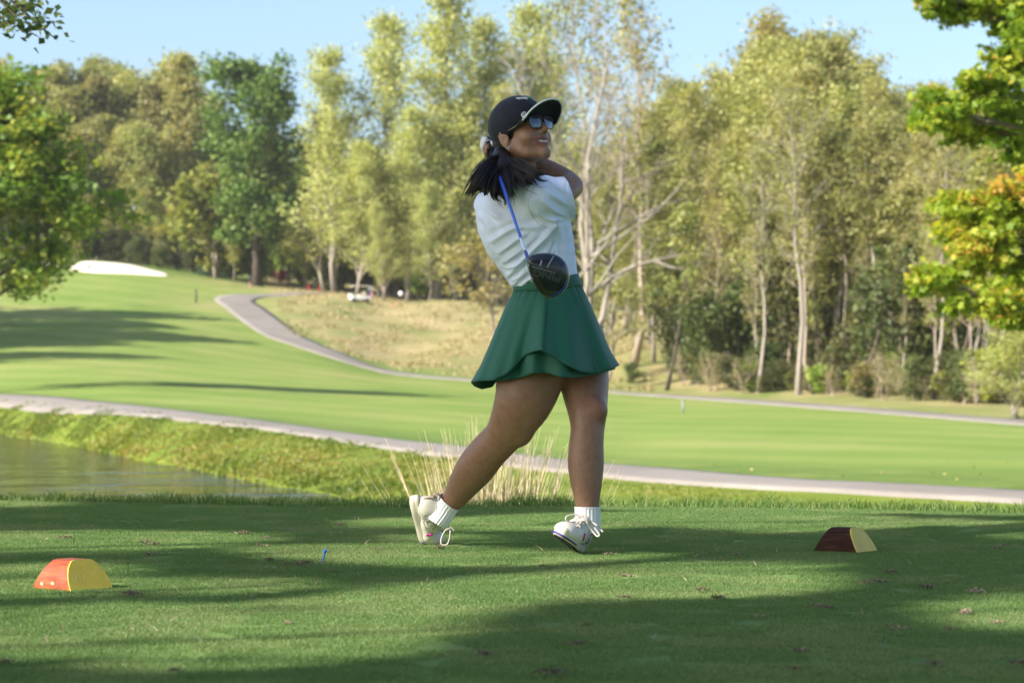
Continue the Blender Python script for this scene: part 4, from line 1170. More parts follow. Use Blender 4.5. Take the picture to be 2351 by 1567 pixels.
m_white = plain("white_plastic", (.80, .80, .78), .35, .03)
m_beige = plain("beige_canopy", (.62, .55, .44), .5, .05)
m_black = plain("black_rubber", (.02, .02, .022), .7)
m_cblue = plain("bag_blue", (.03, .12, .62), .5)
m_pink = plain("bag_pink", (.72, .30, .42), .5)
m_redc = plain("red_cloth", (.62, .03, .05), .7)
x, y, z = tpt(826, 281)
t = thing("golf_cart", "golf cart with beige roof parked by the wood, bags on its back", "golf cart", (x, y, z), math.radians(200))
mb = MB(); mb.box((0, 0, .50), (2.3, 1.15, .34)); mb.box((1.0, 0, .78), (.45, 1.1, .3)); obj("body", mb.mesh("cart_body", m_white, False), t)
mb = MB(); mb.box((-.15, 0, .78), (.6, 1.1, .2)); mb.box((-.45, 0, 1.02), (.12, 1.1, .45)); obj("seat", mb.mesh("cart_seat", m_beige, False), t)
mb = MB(); mb.box((0, 0, 1.86), (2.1, 1.25, .07)); mb.box((0, 0, 1.91), (1.8, 1.0, .05)); obj("roof", mb.mesh("cart_roof", m_beige, False), t)
mb = MB()
for sx in (-.9, .95):
    for sy in (-.55, .55): mb.tube([(sx, sy, .6), (sx * .98, sy, 1.84)], .022, 6)
obj("frame", mb.mesh("cart_frame", m_black), t)
mb = MB(); mb.lathe([(.05, -.09), (.22, -.09), (.24, -.05), (.24, .05), (.22, .09), (.05, .09)], 16, M=Matrix.Rotation(math.pi / 2, 3, 'X')); wm = mb.mesh("cart_wheel", m_black)
for sx in (-.75, .8):
    for sy in (-.5, .5): obj("wheel", wm, t, (sx, sy, .24))
mb = MB(); mb.tube([(.55, .25, .8), (.35, .25, 1.12)], .02, 6); mb.tube([(.33 + .17 * math.cos(a) * .4, .25 + .17 * math.sin(a), 1.12 + .1 * math.cos(a)) for a in np.linspace(0, 6.28, 14)], .014, 5); obj("steering_wheel", mb.mesh("steering_wheel", m_black), t)
for dx, m_, lab, hd in ((-.28, m_cblue, "blue golf bag with white head covers strapped on the cart", m_white), (.28, m_pink, "pink and white golf bag beside the blue bag", m_white)):
    q = t.matrix_basis @ Vector((-1.32, dx, .45))
    bt = thing("golf_bag", lab, "golf bag", (x + math.cos(math.radians(200)) * -1.32 - math.sin(math.radians(200)) * dx, y + math.sin(math.radians(200)) * -1.32 + math.cos(math.radians(200)) * dx, z + .42))
    mb = MB(); mb.lathe([(.12, 0), (.15, .03), (.14, .5), (.16, .82), (.14, .86)], 12); obj("bag", mb.mesh("bag", m_), bt)
    for a in range(4):
        mb = MB(); mb.lathe([(.02, .8), (.05, 1.05), (.09, 1.15), (.09, 1.25), (.04, 1.33)], 8, c=(.07 * math.cos(a * 1.6), .07 * math.sin(a * 1.6), .02 * a)); obj("head_cover", mb.mesh("head_cover", hd), bt)
x, y, z = tpt(920, 283)
t = thing("disc_sign", "small round white disc sign on a thin post by the wood", "sign", (x, y, z))
mb = MB(); mb.tube([(0, 0, 0), (0, 0, 1.75)], .03, 6); obj("post", mb.mesh("sign_post", m_post), t)
mb = MB(); mb.lathe([(.02, -.02), (.27, -.02), (.27, .02), (.02, .02)], 20, M=Matrix.Rotation(math.pi / 2, 3, 'X'), c=(0, -.04, 1.6)); obj("disc", mb.mesh("sign_disc", m_white), t)
x, y, z = tpt(573, 300)
t = thing("ball_washer", "dark ball washer on a post left of the oak trunk", "ball washer", (x, y, z))
mb = MB(); mb.tube([(0, 0, 0), (0, 0, .9)], .05, 8); mb.lathe([(.16, .0), (.14, .06), (.05, .08)], 12); obj("post", mb.mesh("washer_post", m_pink), t)
mb = MB(); mb.lathe([(.20, .75), (.26, .8), (.26, 1.3), (.22, 1.38), (.05, 1.44)], 12); obj("tank", mb.mesh("washer_tank", m_post), t)
for px, d, h in ((708, 298, .8), (732, 297, .7), (905, 281, .45)):
    x, y, z = tpt(px, d)
    o = obj("red_stake", MB().lathe([(.07, -.1), (.07, h), (.05, h + .05)], 8).mesh("red_stake", m_redc), None, (x, y, z))
    tag(o, {708: "red stake right of the dark red shrub", 732: "shorter red stake nearer the golf cart", 905: "low red stake below the white disc sign"}[px], "stake")
# ------------------------------------------------------------------ implicit surfaces for bodies, cloth and shoes
class SDF:
    def __init__(self, lo, hi, h):
        self.lo = np.array(lo, float); self.h = h
        self.n = np.ceil((np.array(hi) - self.lo) / h).astype(int) + 1
        self.F = np.full(self.n, 1.0, np.float32)
    def sub(self, lo, hi, pad):
        a = np.clip(np.floor((np.minimum(lo, hi) - pad - self.lo) / self.h).astype(int), 0, self.n - 1)
        b = np.clip(np.ceil((np.maximum(lo, hi) + pad - self.lo) / self.h).astype(int) + 1, 1, self.n)
        if (b <= a).any(): return None
        sl = tuple(slice(i, j) for i, j in zip(a, b))
        ax = [(self.lo[k] + self.h * np.arange(a[k], b[k])).astype(np.float32) for k in range(3)]
        return sl, ax[0][:, None, None], ax[1][None, :, None], ax[2][None, None, :]
    @staticmethod
    def smin(a, b, k):
        if k <= 0: return np.minimum(a, b)
        hh = np.clip(k - np.abs(a - b), 0, None) / k
        return np.minimum(a, b) - hh * hh * k * 0.25
    def put(self, sl, d, k, op):
        if op == 'u': self.F[sl] = self.smin(self.F[sl], d, k)
        elif op == 's': self.F[sl] = -self.smin(-self.F[sl], d, k)
    def _cone(self, X, Y, Z, a, b, ra, rb, axis, sc):
        ab = b - a; L2 = ab @ ab + 1e-12
        t = np.clip(((X - a[0]) * ab[0] + (Y - a[1]) * ab[1] + (Z - a[2]) * ab[2]) / L2, 0, 1)
        ox = X - (a[0] + t * ab[0]); oy = Y - (a[1] + t * ab[1]); oz = Z - (a[2] + t * ab[2])
        rr = ra + (rb - ra) * t
        if sc != 1:
            e = axis; q = (ox * e[0] + oy * e[1] + oz * e[2]) * (1 / sc - 1)
            ox = ox + q * e[0]; oy = oy + q * e[1]; oz = oz + q * e[2]
            d = np.sqrt(ox * ox + oy * oy + oz * oz)
            return (d - rr) * min(1.0, sc)
        return np.sqrt(ox * ox + oy * oy + oz * oz) - rr
    def chain(self, P, R, k=.01, axis=(0, 1, 0), sc=1.0, n=None, op='u'):
        P = np.asarray(P, float); R = np.asarray(R, float)
        if n:
            Q = bez(np.column_stack([P, R]), n); P, R = Q[:, :3], Q[:, 3]
        axis = np.asarray(axis, float)
        m = R.max() * max(1, sc) + k + 3 * self.h
        s = self.sub(P.min(0), P.max(0), m)
        if s is None: return self
        sl, X, Y, Z = s
        loc = np.full(self.F[sl].shape, 1.0, np.float32)
        for i in range(len(P) - 1):
            mm = max(R[i], R[i + 1]) * max(1, sc) + k + 3 * self.h
            t = self.sub(P[i], P[i + 1], mm * 1.0 if False else mm)
            if t is None: continue
            tsl, x, y, z = t
            rel = tuple(slice(q.start - w.start, q.stop - w.start) for q, w in zip(tsl, sl))
            rel = tuple(slice(max(0, q.start), q.stop) for q in rel)
            loc[rel] = np.minimum(loc[rel], self._cone(x, y, z, P[i], P[i + 1], R[i], R[i + 1], axis, sc))
        self.put(sl, loc, k, op)
        return self
    def ball(self, c, r, k=.01, op='u'):
        return self.chain([c, np.asarray(c) + 1e-5], [r, r], k, op=op)
    def ell(self, c, r, M=None, k=.01, op='u'):
        c = np.asarray(c, float); r = np.asarray(r, float)
        M = np.eye(3) if M is None else np.asarray(M, float)      # rows: the three axes
        s = self.sub(c, c, r.max() + k + 3 * self.h)
        if s is None: return self
        sl, X, Y, Z = s
        dx, dy_, dz = X - c[0], Y - c[1], Z - c[2]
        q = [(dx * M[i, 0] + dy_ * M[i, 1] + dz * M[i, 2]) for i in range(3)]
        k0 = np.sqrt(sum((q[i] / r[i]) ** 2 for i in range(3))); k1 = np.sqrt(sum((q[i] / r[i] ** 2) ** 2 for i in range(3))) + 1e-9
        self.put(sl, k0 * (k0 - 1) / k1, k, op)
        return self
    def cut(self, p, nrm, k=0.0):
        """remove the side the normal points to"""
        nrm = unit(np.asarray(nrm, float)); p = np.asarray(p, float)
        ax = [(self.lo[q] + self.h * np.arange(self.n[q])).astype(np.float32) for q in range(3)]
        d = (ax[0][:, None, None] - p[0]) * nrm[0] + (ax[1][None, :, None] - p[1]) * nrm[1] + (ax[2][None, None, :] - p[2]) * nrm[2]
        self.F = -self.smin(-self.F, -d, k)
        return self
    def mesh(self):
        F = self.F; I = F < 0
        n = np.array(F.shape) - 1
        cnt = np.zeros(n, np.int8)
        for a in (0, 1):
            for b_ in (0, 1):
                for c in (0, 1):
                    cnt += I[a:a + n[0], b_:b_ + n[1], c:c + n[2]]
        act = (cnt > 0) & (cnt < 8)
        ci = np.argwhere(act)
        idx = np.full(n, -1, np.int32); idx[act] = np.arange(len(ci))
        pos = np.zeros((len(ci), 3)); num = np.zeros(len(ci))
        cor = [np.array([a, b_, c]) for a in (0, 1) for b_ in (0, 1) for c in (0, 1)]
        for p in cor:
            for ax in range(3):
                if p[ax] == 1: continue
                q = p.copy(); q[ax] = 1
                f0 = F[tuple((ci + p).T)]; f1 = F[tuple((ci + q).T)]
                m = (f0 < 0) != (f1 < 0)
                t = np.where(m, f0 / np.where(m, f0 - f1, 1), 0)
                pt = np.repeat(p[None].astype(float), len(ci), 0); pt[:, ax] += t
                pos[m] += pt[m]; num[m] += 1
        V = self.lo + (ci + pos / num[:, None]) * self.h
        Q = []
        for ax in range(3):
            u, v = (ax + 1) % 3, (ax + 2) % 3
            sl0 = [slice(None)] * 3; sl1 = [slice(None)] * 3
            sl0[ax] = slice(0, -1); sl1[ax] = slice(1, None)
            a0, a1 = I[tuple(sl0)], I[tuple(sl1)]
            e = np.argwhere(a0 != a1)
            ok = (e[:, u] >= 1) & (e[:, v] >= 1) & (e[:, u] < n[u]) & (e[:, v] < n[v])
            e = e[ok]
            s = a0[tuple(e.T)]
            def cell(du, dv):
                w = e.copy(); w[:, u] += du; w[:, v] += dv
                return idx[tuple(w.T)]
            q = np.stack([cell(-1, -1), cell(0, -1), cell(0, 0), cell(-1, 0)], 1)
            q[~s] = q[~s][:, ::-1]
            Q.append(q)
        Q = np.concatenate(Q); Q = Q[(Q >= 0).all(1)]
        return V, Q
    def value(self, P):
        i = np.clip(((np.asarray(P) - self.lo) / self.h).round().astype(int), 0, self.n - 1)
        return self.F[tuple(i.T)]

def relax(V, Q, it=2, lam=.5):
    e = np.concatenate([Q[:, [0, 1]], Q[:, [1, 2]], Q[:, [2, 3]], Q[:, [3, 0]]])
    for _ in range(it):
        S = np.zeros_like(V); c = np.zeros(len(V))
        np.add.at(S, e[:, 0], V[e[:, 1]]); np.add.at(c, e[:, 0], 1)
        np.add.at(S, e[:, 1], V[e[:, 0]]); np.add.at(c, e[:, 1], 1)
        V = V * (1 - lam) + lam * S / c[:, None]
    return V

def normals(V, Q):
    a = np.cross(V[Q[:, 2]] - V[Q[:, 0]], V[Q[:, 3]] - V[Q[:, 1]])
    Nn = np.zeros_like(V)
    for k in range(4): np.add.at(Nn, Q[:, k], a)
    return Nn / (np.linalg.norm(Nn, axis=1)[:, None] + 1e-12)

def seg_dist(P2, line):
    """distance in photo pixels of projected points to a polyline"""
    d = np.full(len(P2), 1e9)
    L = np.asarray(line, float)
    for a, b in zip(L[:-1], L[1:]):
        ab = b - a
        t = np.clip(((P2 - a) @ ab) / (ab @ ab), 0, 1)
        d = np.minimum(d, np.linalg.norm(P2 - (a + t[:, None] * ab), axis=1))
    return d

def gch(rows):
    """rows of (px, py, depth, radius in px) -> points and radii in metres"""
    P = np.array([G(r_[0], r_[1], r_[2]) for r_ in rows])
    R = np.array([r_[3] * (DG + r_[2]) / FPX for r_ in rows])
    return P, R

# ------------------------------------------------------------------ the golfer
BASE = np.array([G(1240, 1262, 0)[0], DG, 0.0])
person = thing("person", "golfer in white shirt, green skirt and black cap finishing her swing", "person", tuple(BASE))
def pobj(name, V, Q, mat, attrs=None, parent=None, off=BASE):
    return obj(name, new_mesh(name, V - off, quads=Q, mat=mat, attrs=attrs), parent or person)
def mobj(name, mb, mat, smooth=True, parent=None):
    return obj(name, mb.mesh(name, mat, smooth, off=BASE), parent or person)

# head frame: forward, left, up
TH, PI_, RO = math.radians(45), math.radians(18), math.radians(1.5)
F0 = np.array([math.cos(TH), -math.sin(TH), 0]); L0 = np.array([math.sin(TH), math.cos(TH), 0]); Z0 = np.array([0, 0, 1.0])
HF = F0 * math.cos(PI_) + Z0 * math.sin(PI_); U0 = -F0 * math.sin(PI_) + Z0 * math.cos(PI_)
HL = L0 * math.cos(RO) + U0 * math.sin(RO); HU = U0 * math.cos(RO) - L0 * math.sin(RO)
HM = np.array([HF, HL, HU])
HO = G(1200, 313, -.01); HS = 1.02
def H(x, y, z): return HO + HS * (np.array([x, y, z]) @ HM)
def HA(P): return HO + HS * (np.asarray(P, float) @ HM)
def to_head(P): return ((P - HO) @ HM.T) / HS

# --- skin
m_skin, nt, b = mat_new("skin")
co = coords(nt)
base_c = ramp(nt, noise(nt, 45, 5, .6, co), [(.3, (.245, .128, .078)), (.7, (.310, .170, .106))])
c = mix(nt, attr(nt, "lip"), base_c, (.27, .085, .075))
c = mix(nt, attr(nt, "brow"), c, (.035, .022, .018))
c = mix(nt, attr(nt, "flush"), c, (.28, .11, .075))
nt.links.new(c, b.inputs["Base Color"])
b.inputs["Roughness"].default_value = .42
b.inputs["Subsurface Weight"].default_value = .12
b.inputs["Subsurface Radius"].default_value = (.6, .25, .12)
b.inputs["Subsurface Scale"].default_value = .012
b.inputs["Specular IOR Level"].default_value = .4
bump(nt, b, noise(nt, 900, 3, .6, co), .12, .0006)

body = SDF(np.array([-.36, DG - .38, .02]), np.array([.36, DG + .50, 1.66]), .0042)
RLEG = [(1250, 795, .0, 66), (1220, 862, -.02, 76), (1204, 915, -.03, 68), (1182, 960, .0, 56), (1155, 1001, .05, 44.5), (1122, 1035, .10, 44), (1093, 1072, .15, 44.5), (1068, 1106, .20, 37.5), (1047, 1138, .23, 29), (1028, 1160, .25, 24), (1020, 1172, .25, 21)]
LLEG = [(1318, 790, .07, 74), (1338, 860, .05, 60), (1345, 910, .0, 51), (1349, 950, -.04, 44), (1349, 985, -.06, 39), (1346, 1020, -.07, 40), (1345, 1060, -.07, 42), (1346, 1100, -.08, 37.5), (1348, 1140, -.09, 30), (1349, 1180, -.09, 26), (1349, 1200, -.09, 24)]
P, R = gch(RLEG); body.chain(P, R, .03, sc=.86, n=34)
P, R = gch(LLEG); body.chain(P, R, .012, n=34)
body.ball(G(1372, 938, -.08), .034, .03)                               # kneecap of the standing leg
body.ball(G(1196, 1000, .0), .030, .035)                               # kneecap of the trailing leg
P, R = gch([(1262, 740, .0, 84), (1255, 690, .0, 70), (1250, 640, .0, 62), (1235, 590, 0, 70), (1212, 530, 0, 84), (1204, 485, 0, 78)])
body.chain(P, R, .04, sc=.80, n=20)
body.chain(*gch([(1150, 428, .11, 34), (1240, 440, -.10, 37)]), k=.04)
# right arm across to the hands behind the neck
RARM = [(1250, 450, -.09, 30), (1286, 446, -.02, 29), (1306, 431, .04, 29.5), (1301, 417, .09, 27), (1258, 394, .13, 27), (1210, 372, .15, 22), (1165, 354, .16, 15.5), (1144, 346, .155, 15)]
P, R = gch(RARM); body.chain(P, R, .012, n=34)
body.ball(G(1319, 429, .05), .028, .02)                                # point of the elbow
LARM = [(1140, 432, .12, 36), (1152, 420, .26, 30), (1160, 405, .36, 27), (1150, 378, .30, 25), (1136, 352, .22, 18), (1128, 340, .17, 15)]
P, R = gch(LARM); body.chain(P, R, .012, n=24)
# right hand: palm and five fingers closed round the grip
A_ = G(1120, 326, .165); B_ = G(1212, 594, -.86); SD = unit(B_ - A_)
e1 = unit(np.cross(SD, np.array([0, 0, 1.0]))); e2 = np.cross(SD, e1)
def grip_pt(s, a, r_): return A_ + SD * s + r_ * (math.cos(a) * e1 + math.sin(a) * e2)
def hand(f, s0, sgn, thumb):
    f.chain([grip_pt(s0, 2.6, .026), grip_pt(s0 + .055, 2.6, .026)], [.020, .018], .008)
    for i, (ln, r0_) in enumerate([(2.6, .0085), (2.9, .009), (2.8, .0088), (2.4, .0078)]):
        s = s0 + .002 + .0185 * i
        aa = np.linspace(2.5, 2.5 - sgn * ln * 1.25, 9)
        f.chain([grip_pt(s, a, .0215 + .002 * math.sin(k)) for k, a in enumerate(aa)], np.linspace(r0_ * 1.1, r0_ * .8, 9), .003)
    f.chain([grip_pt(s0 + .06, 2.9, .024), grip_pt(s0 + .085, 3.6, .022), grip_pt(s0 + thumb, 4.2, .021)], [.0115, .0105, .0085], .005)
hand(body, .075, 1, .105)
# neck and head
NB = G(1192, 425, .0)
body.chain([H(-.022, 0, -.035), (H(-.022, 0, -.035) + NB) / 2 + np.array([.004, 0, .0]), NB], [.056, .053, .062], .025, n=10)
body.ell(H(-.015, 0, .045), np.array([.094, .075, .083]) * HS, HM, .02)
body.ell(H(.034, 0, -.018), np.array([.064, .059, .086]) * HS, HM, .03)
for s in (-1, 1):
    body.chain([H(-.008, s * .053, -.040), H(.040, s * .038, -.083), H(.076, s * .006, -.094)], [.021, .019, .017], .022)
    body.ball(H(.058, s * .039, -.030), .024, .03)
    body.ball(H(.100, s * .012, -.0235), .0078, .007)
body.ball(H(.0815, 0, -.098), .0165, .018)
body.chain([H(.080, -.030, .030), H(.090, 0, .030), H(.080, .030, .030)], [.013, .013, .013], .02)
body.chain([H(.090, 0, .022), H(.103, 0, .002), H(.1135, 0, -.017)], [.0075, .0085, .0108], .010)
for s in (-1, 1): body.ball(H(.106, s * .033, .010), .017, .014, op='s')
body.chain([H(.079, -.034, -.044), H(.0935, -.014, -.0465), H(.097, 0, -.0475), H(.0935, .014, -.0465), H(.079, .034, -.044)], [.0042, .0055, .006, .0055, .0042], .006)
body.chain([H(.077, -.033, -.0495), H(.0895, -.013, -.0685), H(.0920, 0, -.0705), H(.0895, .013, -.0685), H(.077, .033, -.0495)], [.004, .0060, .0068, .0060, .004], .006)
body.chain([H(.089, -.027, -.0500), H(.100, 0, -.0585), H(.089, .027, -.0500)], [.0040, .0085, .0040], .002, op='s')
for s in (-1, 1): body.chain([H(.103, s * .019, -.026), H(.092, s * .034, -.040), H(.080, s * .044, -.056)], [.0016, .0028, .0016], .010, op='s')
for s in (-1, 1):
    EM = np.array([unit(HF * .97 + HU * -.12 + HL * s * -.28), unit(HL * s + HF * .28), unit(HU + HF * .12)])
    body.ell(H(-.014, s * .079, -.010), (.0175, .0075, .031), EM, .006)
    body.chain([H(-.030, s * .086, .008), H(-.020, s * .0845, .021), H(-.004, s * .080, .018)], [.0042, .0045, .004], .004)
    body.chain([H(-.032, s * .087, .006), H(-.030, s * .084, -.020), H(-.016, s * .078, -.040)], [.0042, .004, .007], .004)
    body.ell(H(-.010, s * .088, -.010), (.009, .0075, .014), EM, .004, 's')
V, Q = body.mesh()
V = relax(V, Q, 1, .35)
V = np.where(((V[:, 2] < 1.02) & (V[:, 2] > .1))[:, None], relax(V, Q, 9, .5), V)
hp = to_head(V); pr = project(V)
gauss = lambda a, s: np.exp(-(a / s) ** 2)
def near_line(hp, pts_):
    d = np.full(len(hp), 9.0); L = np.asarray(pts_)
    for a, b_ in zip(L[:-1], L[1:]):
        ab = b_ - a; t = np.clip(((hp - a) @ ab) / (ab @ ab), 0, 1); d = np.minimum(d, np.linalg.norm(hp - (a + t[:, None] * ab), axis=1))
    return d
lip = np.maximum(sstep(.0085, .0055, near_line(hp, [(.079, -.034, -.044), (.0955, -.012, -.0465), (.0955, .012, -.0465), (.079, .034, -.044)])),
                 sstep(.0092, .006, near_line(hp, [(.077, -.033, -.0495), (.092, -.012, -.069), (.092, .012, -.069), (.077, .033, -.0495)])))
brow = np.maximum(sstep(.0055, .003, near_line(hp, [(.088, -.014, .036), (.088, -.030, .042), (.074, -.048, .037)])), sstep(.0055, .003, near_line(hp, [(.088, .014, .036), (.088, .030, .042), (.074, .048, .037)])))
flush = .5 * gauss(near_line(hp, [(.06, -.045, -.03), (.07, -.03, -.03)]), .022) + .6 * gauss(np.linalg.norm(V - G(1368, 940, -.13), axis=1), .045) + .35 * gauss(np.linalg.norm(V - G(1330, 432, .03), axis=1), .04)
pobj("body", V, Q, m_skin, {"lip": ('POINT', lip), "brow": ('POINT', brow), "flush": ('POINT', np.clip(flush, 0, 1))})

# teeth
m_teeth = plain("teeth", (.66, .62, .54), .3, .05)
mb = MB()
for i in range(-5, 5):
    y0 = (i + .5) * .0054
    mb.box((0, 0, 0), (.004, .0052, .0090), None)
    mb.V[-1] = HA(mb.V[-1] + np.array([.0912 - 14 * y0 * y0, y0, -.0545 + 9 * y0 * y0]))
mobj("teeth", mb, m_teeth, False)

# --- white shirt
m_shirt, nt, b = mat_new("white_knit")
co = coords(nt)
nt.links.new(ramp(nt, noise(nt, 12, 4, .5, co), [(.3, (.68, .74, .89)), (.7, (.72, .78, .93))]), b.inputs["Base Color"])
b.inputs["Roughness"].default_value = .75; b.inputs["Sheen Weight"].default_value = .15
bump(nt, b, noise(nt, 700, 2, .5, co), .15, .0008)
sh = SDF(np.array([-.22, DG - .30, .88]), np.array([.28, DG + .26, 1.47]), .0034)
P, R = gch([(1203, 494, .0, 101), (1206, 520, 0, 105), (1217, 548, 0, 98.5), (1230, 582, 0, 90.5), (1242, 614, 0, 82), (1250, 640, 0, 77), (1255, 672, 0, 74)])
sh.chain(P, R, .02, sc=.80, n=24)
sh.chain(*gch([(1146, 440, .11, 42), (1190, 436, .0, 44), (1238, 446, -.09, 44)]), k=.035)
sh.chain(*gch([(1236, 456, -.11, 50), (1280, 455, -.055, 49), (1330, 453, .01, 47)]), k=.018)
sh.chain(*gch([(1110, 470, .06, 22), (1128, 520, .05, 24)]), k=.05)
sh.chain(*gch([(1262, 512, -.10, 22), (1240, 530, -.10, 14)]), k=.05)     # cloth bunched under the arm
NK = G(1192, 402, 0)
sh.chain([NK + np.array([0, 0, -.02]), NK + np.array([.01, 0, .09])], [.066, .066], .01, op='s')
ARM_D = unit(G(1330, 452, .01) - G(1250, 456, -.09))
sh.chain(*gch([(1292, 452, -.04, 42), (1345, 448, .03, 44)]), k=.004, op='s')
# cut the sleeve at its cuff without touching the body
ax = [(sh.lo[q] + sh.h * np.arange(sh.n[q])).astype(np.float32) for q in range(3)]
cp = G(1308, 455, -.02)
dc = (ax[0][:, None, None] - cp[0]) * .93 + (ax[1][None, :, None] - cp[1]) * .12 + (ax[2][None, None, :] - cp[2]) * .28
zz = ax[2][None, None, :] - G(1308, 506, 0)[2]
sh.F = np.maximum(sh.F, np.minimum(dc, zz))
hp0, hp1 = G(1180, 661, 0), G(1326, 641, 0)
sh.cut((hp0 + hp1) / 2, ((hp1 - hp0)[2], 0, -(hp1 - hp0)[0]), .004)
V, Q = sh.mesh()
V = relax(V, Q, 3, .4)
Nn = normals(V, Q); pr = project(V)
facing = sstep(.35, -.15, Nn[:, 1])
FOLDS = [  # creases of the twisted shirt: line, height, width in photo pixels
    ([(1162, 600), (1190, 580), (1234, 541)], .0085, 6), ([(1170, 632), (1205, 592), (1249, 547), (1280, 516)], .0105, 6.5), ([(1180, 652), (1207, 628), (1226, 602)], .0095, 5.5), ([(1194, 658), (1214, 642), (1228, 632)], .007, 4.5),
    ([(1131, 553), (1158, 536), (1188, 523), (1244, 523)], .0075, 7), ([(1148, 580), (1178, 558), (1214, 533)], .0065, 5), ([(1166, 616), (1192, 606), (1226, 574), (1264, 534)], .007, 4.5), ([(1176, 643), (1194, 634), (1212, 612)], .006, 4),
    ([(1247, 464), (1278, 488), (1305, 497)], .0075, 6), ([(1232, 488), (1262, 506), (1300, 503)], .007, 5), ([(1252, 438), (1288, 462), (1307, 472)], .0045, 6), ([(1262, 424), (1290, 436), (1307, 446)], .003, 5),
    ([(1099, 490), (1120, 520), (1136, 554)], .0055, 7), ([(1112, 478), (1150, 500), (1200, 508)], .0045, 8), ([(1105, 470), (1130, 490), (1150, 520)], .004, 7), ([(1224, 642), (1246, 598), (1268, 552)], .0065, 5), ([(1236, 652), (1256, 610), (1270, 575)], .005, 4),
    ([(1284, 520), (1294, 570), (1300, 625)], .0035, 6), ([(1300, 515), (1308, 560), (1312, 620)], .003, 5), ([(1312, 540), (1317, 580), (1320, 624)], .0025, 5), ([(1274, 540), (1280, 590), (1284, 640)], .003, 5), ([(1140, 520), (1175, 508), (1215, 505)], .004, 6)]
def fold_dist(P2, line):
    d = np.full(len(P2), 1e9); tt = np.zeros(len(P2)); sg = np.zeros(len(P2)); L = np.asarray(line, float); n_ = len(L) - 1
    for i_, (a, b_) in enumerate(zip(L[:-1], L[1:])):
        ab = b_ - a; t = np.clip(((P2 - a) @ ab) / (ab @ ab), 0, 1); o_ = P2 - (a + t[:, None] * ab); e = np.linalg.norm(o_, axis=1)
        m_ = e < d; d[m_] = e[m_]; tt[m_] = (i_ + t[m_]) / n_; sg[m_] = np.sign(ab[0] * o_[m_, 1] - ab[1] * o_[m_, 0])
    return d, tt, sg
disp = np.zeros(len(V))
for ln, a, w in FOLDS:
    d, t, sg = fold_dist(pr, bez(ln, 14))
    ww = np.where(sg > 0, w * .75, w * 1.25)          # steeper below the crease than above
    env = np.sin(np.pi * np.clip(.12 + .82 * t, 0, 1)) ** .8
    disp += a * env * (np.exp(-(d / ww) ** 1.35) - .5 * np.exp(-((d - 1.8 * ww) / (1.1 * ww)) ** 2))
for ln in ([(1222, 428), (1215, 452), (1215, 474), (1224, 497), (1242, 517), (1257, 526)], [(1281, 505), (1278, 528), (1272, 556), (1264, 580), (1262, 640)]):
    d = seg_dist(pr, bez(ln, 20)); disp -= .0045 * np.exp(-(d / 1.7) ** 2); disp += .0018 * np.exp(-((d - 3.2) / 1.6) ** 2)
d = np.abs(pr[:, 0] - 1300); disp -= .0016 * np.exp(-(d / 1.2) ** 2) * (pr[:, 1] < 502)          # stitch line of the cuff
disp += .0012 * np.sin(V[:, 2] * 95 + V[:, 0] * 60) * np.sin(V[:, 0] * 70 - V[:, 2] * 40)
V = V + Nn * (disp * facing)[:, None]
pobj("shirt", V, Q, m_shirt)
mb = MB()   # cuff hem of the sleeve and collar
q = V[(np.abs(pr[:, 0] - 1309) < 7) & (pr[:, 1] < 505) & (pr[:, 1] > 405)]
mb.tube(bez([G(1186, 408, -.085), G(1204, 401, -.088), G(1224, 400, -.078), G(1240, 404, -.05), G(1247, 407, -.01)], 14), .0055, 6, flat=.5)
mobj("collar", mb, m_shirt)

# --- green skirt: waistband, tulip overlay, under layer
def cloth(name, c1, c2, rough=.62):
    m, nt, b = mat_new(name); co = coords(nt)
    nt.links.new(ramp(nt, noise(nt, 9, 4, .5, co), [(.3, c1), (.7, c2)]), b.inputs["Base Color"])
    b.inputs["Roughness"].default_value = rough; b.inputs["Specular IOR Level"].default_value = .35; b.inputs["Sheen Weight"].default_value = .2
    bump(nt, b, noise(nt, 800, 2, .5, co), .12, .0006)
    return m
m_green = cloth("green_cloth", (.003, .088, .048), (.005, .104, .057))
m_green2 = cloth("green_under_cloth", (.003, .080, .044), (.005, .095, .052))
m_stitch = plain("dark_green_thread", (.003, .060, .036), .8)
XL = np.array([(0, 1180, 667), (.25, 1153, 722), (.5, 1127, 784), (.75, 1102, 842), (1, 1082, 876)], float)
XR = np.array([(0, 1335, 655), (.25, 1360, 708), (.5, 1383, 762), (.75, 1403, 808), (1, 1422, 838)], float)
